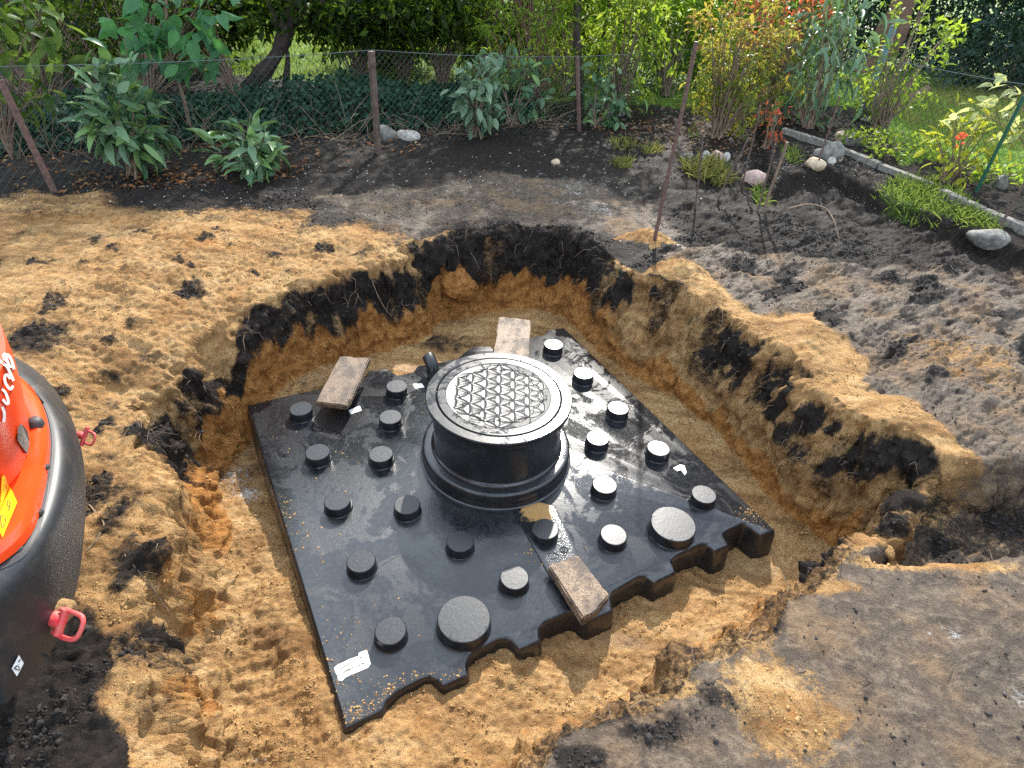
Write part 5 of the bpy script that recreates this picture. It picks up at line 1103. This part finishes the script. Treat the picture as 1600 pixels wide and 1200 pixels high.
tree('leaning_tree', [b1, at_y(405, 118, Y1), at_y(432, 95, Y1), at_y(446, 60, Y1), at_y(455, 20, Y1), at_y(470, -60, Y1), at_y(440, -300, Y1+.4)], .085,
     [[at_y(446, 60, Y1), at_y(428, 30, Y1), at_y(420, 0, Y1), at_y(400, -80, Y1)], [at_y(448, 50, Y1), at_y(480, 20, Y1), at_y(520, -10, Y1)], [at_y(447, 130, Y1+.1), at_y(450, 95, Y1+.05), at_y(448, 70, Y1)]],
     [((b1[0]-.6, Y1+.5, 2.9), (1.9, .9, 1.1), 260), ((b1[0]+.9, Y1+.5, 2.0), (1.0, .6, .6), 110)]+[(at_y(x, y, Y1+.15), (.34, .3, .16), 40) for x, y in ((350, 14), (400, 10), (480, 8), (520, 16), (560, 22), (610, 12), (660, 18), (700, 10))], 0, 16, .105, .05, MAT['dark'], 'dark leaning tree trunk with low fork in front of the bright lawn', MAT['bark'], 61)
b2 = W0(905, 190); Y2 = b2[1]+.25
tree('slender_tree', [(b2[0], Y2, b2[2]-.05), at_y(908, 150, Y2), at_y(903, 100, Y2), at_y(900, 40, Y2), at_y(905, -60, Y2), at_y(900, -260, Y2)], .05, [[at_y(932, 130, Y2+.4), at_y(936, 90, Y2+.4), at_y(950, 20, Y2+.4), at_y(960, -60, Y2+.4)]],
     [((b2[0], Y2+.4, 1.9), (.9, .6, .7), 130)], 0, 14, .095, .045, MAT['lime'], 'slender dark trunk with bright leaves at the fence corner', MAT['bark'], 62)
b3 = W0(838, 150); Y3 = b3[1]
tree('forked_shrub_tree', [b3, at_y(833, 110, Y3), at_y(826, 70, Y3), at_y(820, 45, Y3), at_y(806, 10, Y3), at_y(795, -60, Y3)], .045,
     [[at_y(832, 72, Y3), at_y(848, 50, Y3), at_y(866, 22, Y3), at_y(872, -20, Y3)], [at_y(826, 70, Y3), at_y(827, 40, Y3), at_y(828, -30, Y3)], [at_y(786, 40, Y3+.3), at_y(785, 10, Y3+.3), at_y(780, -40, Y3+.3)]],
     [((b3[0]-.1, Y3+.4, 2.2), (1.2, .7, .8), 190)], 0, 14, .09, .04, MAT['mid'], 'brown trunk forking into several limbs in bright foliage', MAT['bark2'], 63)
b4 = W0(1360, 130); Y4 = b4[1]+.8
tree('old_tree', [(b4[0]+.2, Y4, -.05), at_y(1375, 100, Y4), at_y(1392, 50, Y4), at_y(1415, 0, Y4), at_y(1440, -80, Y4), at_y(1460, -300, Y4)], .2, [], [((b4[0]+.8, Y4+1.0, 3.0), (1.5, 1.2, 1.0), 120)], 0, 14, .12, .05, MAT['mid'], 'thick brown fissured trunk behind the right fence', MAT['bark2'], 64)
bl = W0(1322, 196)
m = MB(); pA = at_y(1375, 190, bl[1]+.9); P = smooth_line(np.array([pA, at_y(1395, 175, bl[1]+.9), at_y(1420, 155, bl[1]+.9), at_y(1450, 138, bl[1]+1.0)]), 12); c = P[0].copy(); m.tube(P-c, np.linspace(.05, .035, 12), 9)
o = bpy.data.objects.new('fallen_branch', m.mesh('fallen_branch', MAT['bark2'], 60)); COL.objects.link(o); o.location = tuple(c); tag(o, 'thick dark branch leaning up behind the mossy block', 'branch')
# tall background trees: dark foliage beyond, their crowns shade the strip by the fence
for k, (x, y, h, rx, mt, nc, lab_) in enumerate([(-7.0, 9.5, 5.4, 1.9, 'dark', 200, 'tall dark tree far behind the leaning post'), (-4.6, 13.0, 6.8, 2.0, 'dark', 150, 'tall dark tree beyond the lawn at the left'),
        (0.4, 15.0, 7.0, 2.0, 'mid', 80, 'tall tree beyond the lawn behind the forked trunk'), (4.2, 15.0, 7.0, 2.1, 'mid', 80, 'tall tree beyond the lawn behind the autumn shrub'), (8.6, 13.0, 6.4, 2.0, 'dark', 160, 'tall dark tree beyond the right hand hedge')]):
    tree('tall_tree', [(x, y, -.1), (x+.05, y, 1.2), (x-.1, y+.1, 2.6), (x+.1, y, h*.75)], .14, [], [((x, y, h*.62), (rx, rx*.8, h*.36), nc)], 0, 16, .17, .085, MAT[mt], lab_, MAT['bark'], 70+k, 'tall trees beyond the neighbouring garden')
# low dark hedges beyond
def hedge(name, a, b_, h, dpt, n, mat, label, seed, L=.1, Wd=.045, group='hedges beyond the fence'):
    r = np.random.default_rng(seed); a = np.array(a, float); b_ = np.array(b_, float); u = r.random(n); side = r.normal(size=n)*dpt*.5; z = h*r.random(n)**.8*(1+.12*np.sin(u*17+seed)); dv = (b_-a)/np.linalg.norm(b_-a); nv = np.array([-dv[1], dv[0]])
    pos = np.concatenate([a+(b_-a)*u[:, None]+nv*side[:, None], z[:, None]+.03], 1); d = r.normal(size=pos.shape); d[:, 1] -= .4; d[:, 2] -= .2
    t = thing(name, (*((a+b_)/2), 0), label, 'hedge', group); m = MB()
    for k in range(int(np.linalg.norm(b_-a)/.18)): q = a+(b_-a)*r.random(); m.tube([(q[0], q[1], -.03), (q[0]+.05*r.normal(), q[1]+.05*r.normal(), h*.5), (q[0]+.15*r.normal(), q[1], h*.95)], [.018, .012, .004], 5)
    m.build('stems', MAT['bark'], t, 60); ti = np.clip(.5+.35*pnoise(pos*2.5)+.2*r.normal(size=n), .02, .98)
    link('foliage', leaves_mesh('foliage', pos, d, L*(.7+.6*r.random(n)), Wd, mat, 'fine', .7, ti), t, 'stuff'); return t
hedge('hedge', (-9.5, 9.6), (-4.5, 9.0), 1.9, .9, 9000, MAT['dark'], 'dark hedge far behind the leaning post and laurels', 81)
hedge('hedge', (-8.0, 14.5), (5.5, 15.5), 2.4, 1.2, 16000, MAT['mid'], 'green hedge along the far end of the lawn', 82, .14, .07)
hedge('hedge', (0.2, 8.9), (3.6, 9.3), 1.5, .9, 11000, MAT['mid'], 'leafy hedge behind the forked trunk and autumn shrub', 83, .09, .04)
hedge('hedge', (4.6, 11.4), (10.5, 10.6), 2.3, .8, 34000, MAT['hedge'], 'dark blue green hedge in the upper right corner', 84, .085, .05)
shrub('laurel_hedge', (6.35, 9.6, 0), (0, 0, .45), (1.0, .6, .5), 110, 12, .13, .055, MAT['hedge'], 'rounded laurel in front of the dark hedge at the right', group=gB, stems=30, seed=85, droop=.1)
# teal post and wire of the neighbouring fence
bq = W0(1378, 92); bq = at_y(1378, 95, 9.0); bq[2] = min(bq[2], .3)
f3 = thing('wire_fence', (float(bq[0]), 9.0, 0), 'neighbouring wire fence with a faded teal post behind the right fence', 'fence')
m = MB(); pt_ = at_y(1397, 40, 9.0); m.tube([(bq[0]-.03, 9.0, -.05), bq, pt_], .045, 4); m.build('wooden_post', MAT['teal'], f3, 40, fixn=True)
m = MB(); q0 = pt_-np.array([0, 0, .08]); q1 = q0+np.array([4.2, -.4, .0]); mesh_panel(m, np.array([q0[0], q0[1], .02]), q0, np.array([q1[0], q1[1], .02]), q1, .085, .0012); m.build('chain_link_mesh', MAT['wire'], f3, 60, 'stuff')
# ivy over the bank behind the fence
r = np.random.default_rng(91); n = 9000; u = r.random(n); q = r.random(n); A_ = np.array([-4.2, 4.3]); B_ = np.array([.3, 6.45])
dv = (B_-A_); pos2 = A_+dv*u[:, None]+np.array([-dv[1], dv[0]])/np.linalg.norm(dv)*(.30+q*1.0)[:, None]
hgt = (.04+.24*sstep(.0, .4, q)*sstep(0, .25, u)*(.8+.3*np.sin(u*13)))*r.random(n)**.5
pos = np.concatenate([pos2, np.array([gz(x, y) for x, y in pos2])[:, None]+hgt[:, None]+.01], 1); d = r.normal(size=pos.shape); d[:, 1] -= .7; d[:, 2] -= .3
o = link('ivy', leaves_mesh('ivy', pos, d, .055*(.7+.6*r.random(n)), .05*(.7+.5*r.random(n)), MAT['ivy'], 'fine', .6), None, 'stuff'); o['label'] = 'dark green ivy covering the bank behind the fence'
# bare twigs tangled in the fence foot
m = MB(); r = np.random.default_rng(92)
for k in range(260):
    uu = r.random(); p = A_+dv*uu+np.array([-dv[1], dv[0]])/np.linalg.norm(dv)*(.05+.4*r.random()); z0 = gz(*p)
    a = np.array([p[0], p[1], z0]); e = a+np.array([r.normal()*.22, r.normal()*.1, abs(r.normal())*.25*(2.2 if uu < .3 else .7)]); mid = (a+e)/2+r.normal(size=3)*.04
    m.tube([a, mid, e], [.0035, .003, .0015], 4, cap=False)
o = m.build('dry_twigs', MAT['twig'], None, 60, 'stuff'); o['label'] = 'tangle of bare twigs at the foot of the fence'
# lawn blades of the neighbouring gardens
def blades(name, lo, hi, n, L, mat, label, seed):
    r = np.random.default_rng(seed); Q = np.array(lo)+(np.array(hi)-np.array(lo))*r.random((n, 2)); pos = np.array([(x, y, gz(x, y)) for x, y in Q]); d = r.normal(size=pos.shape)*.5; d[:, 2] = 1
    o = link(name, leaves_mesh(name, pos, d, L*(.6+.8*r.random(n)), .012, mat, 'fine', .8), None, 'stuff'); o['label'] = label
blades('lawn_grass', (-5.5, 7.6), (0.6, 12.5), 16000, .07, MAT['grass'], 'sunlit lawn grass beyond the leaning trunk', 95)
blades('lawn_grass', (3.9, 6.4), (8.5, 9.6), 9000, .06, MAT['drygrass'], 'short lawn grass behind the right fence', 96)
bpy.context.view_layer.update()
# petals hang on the lid, which carries world coordinates: nothing else to do
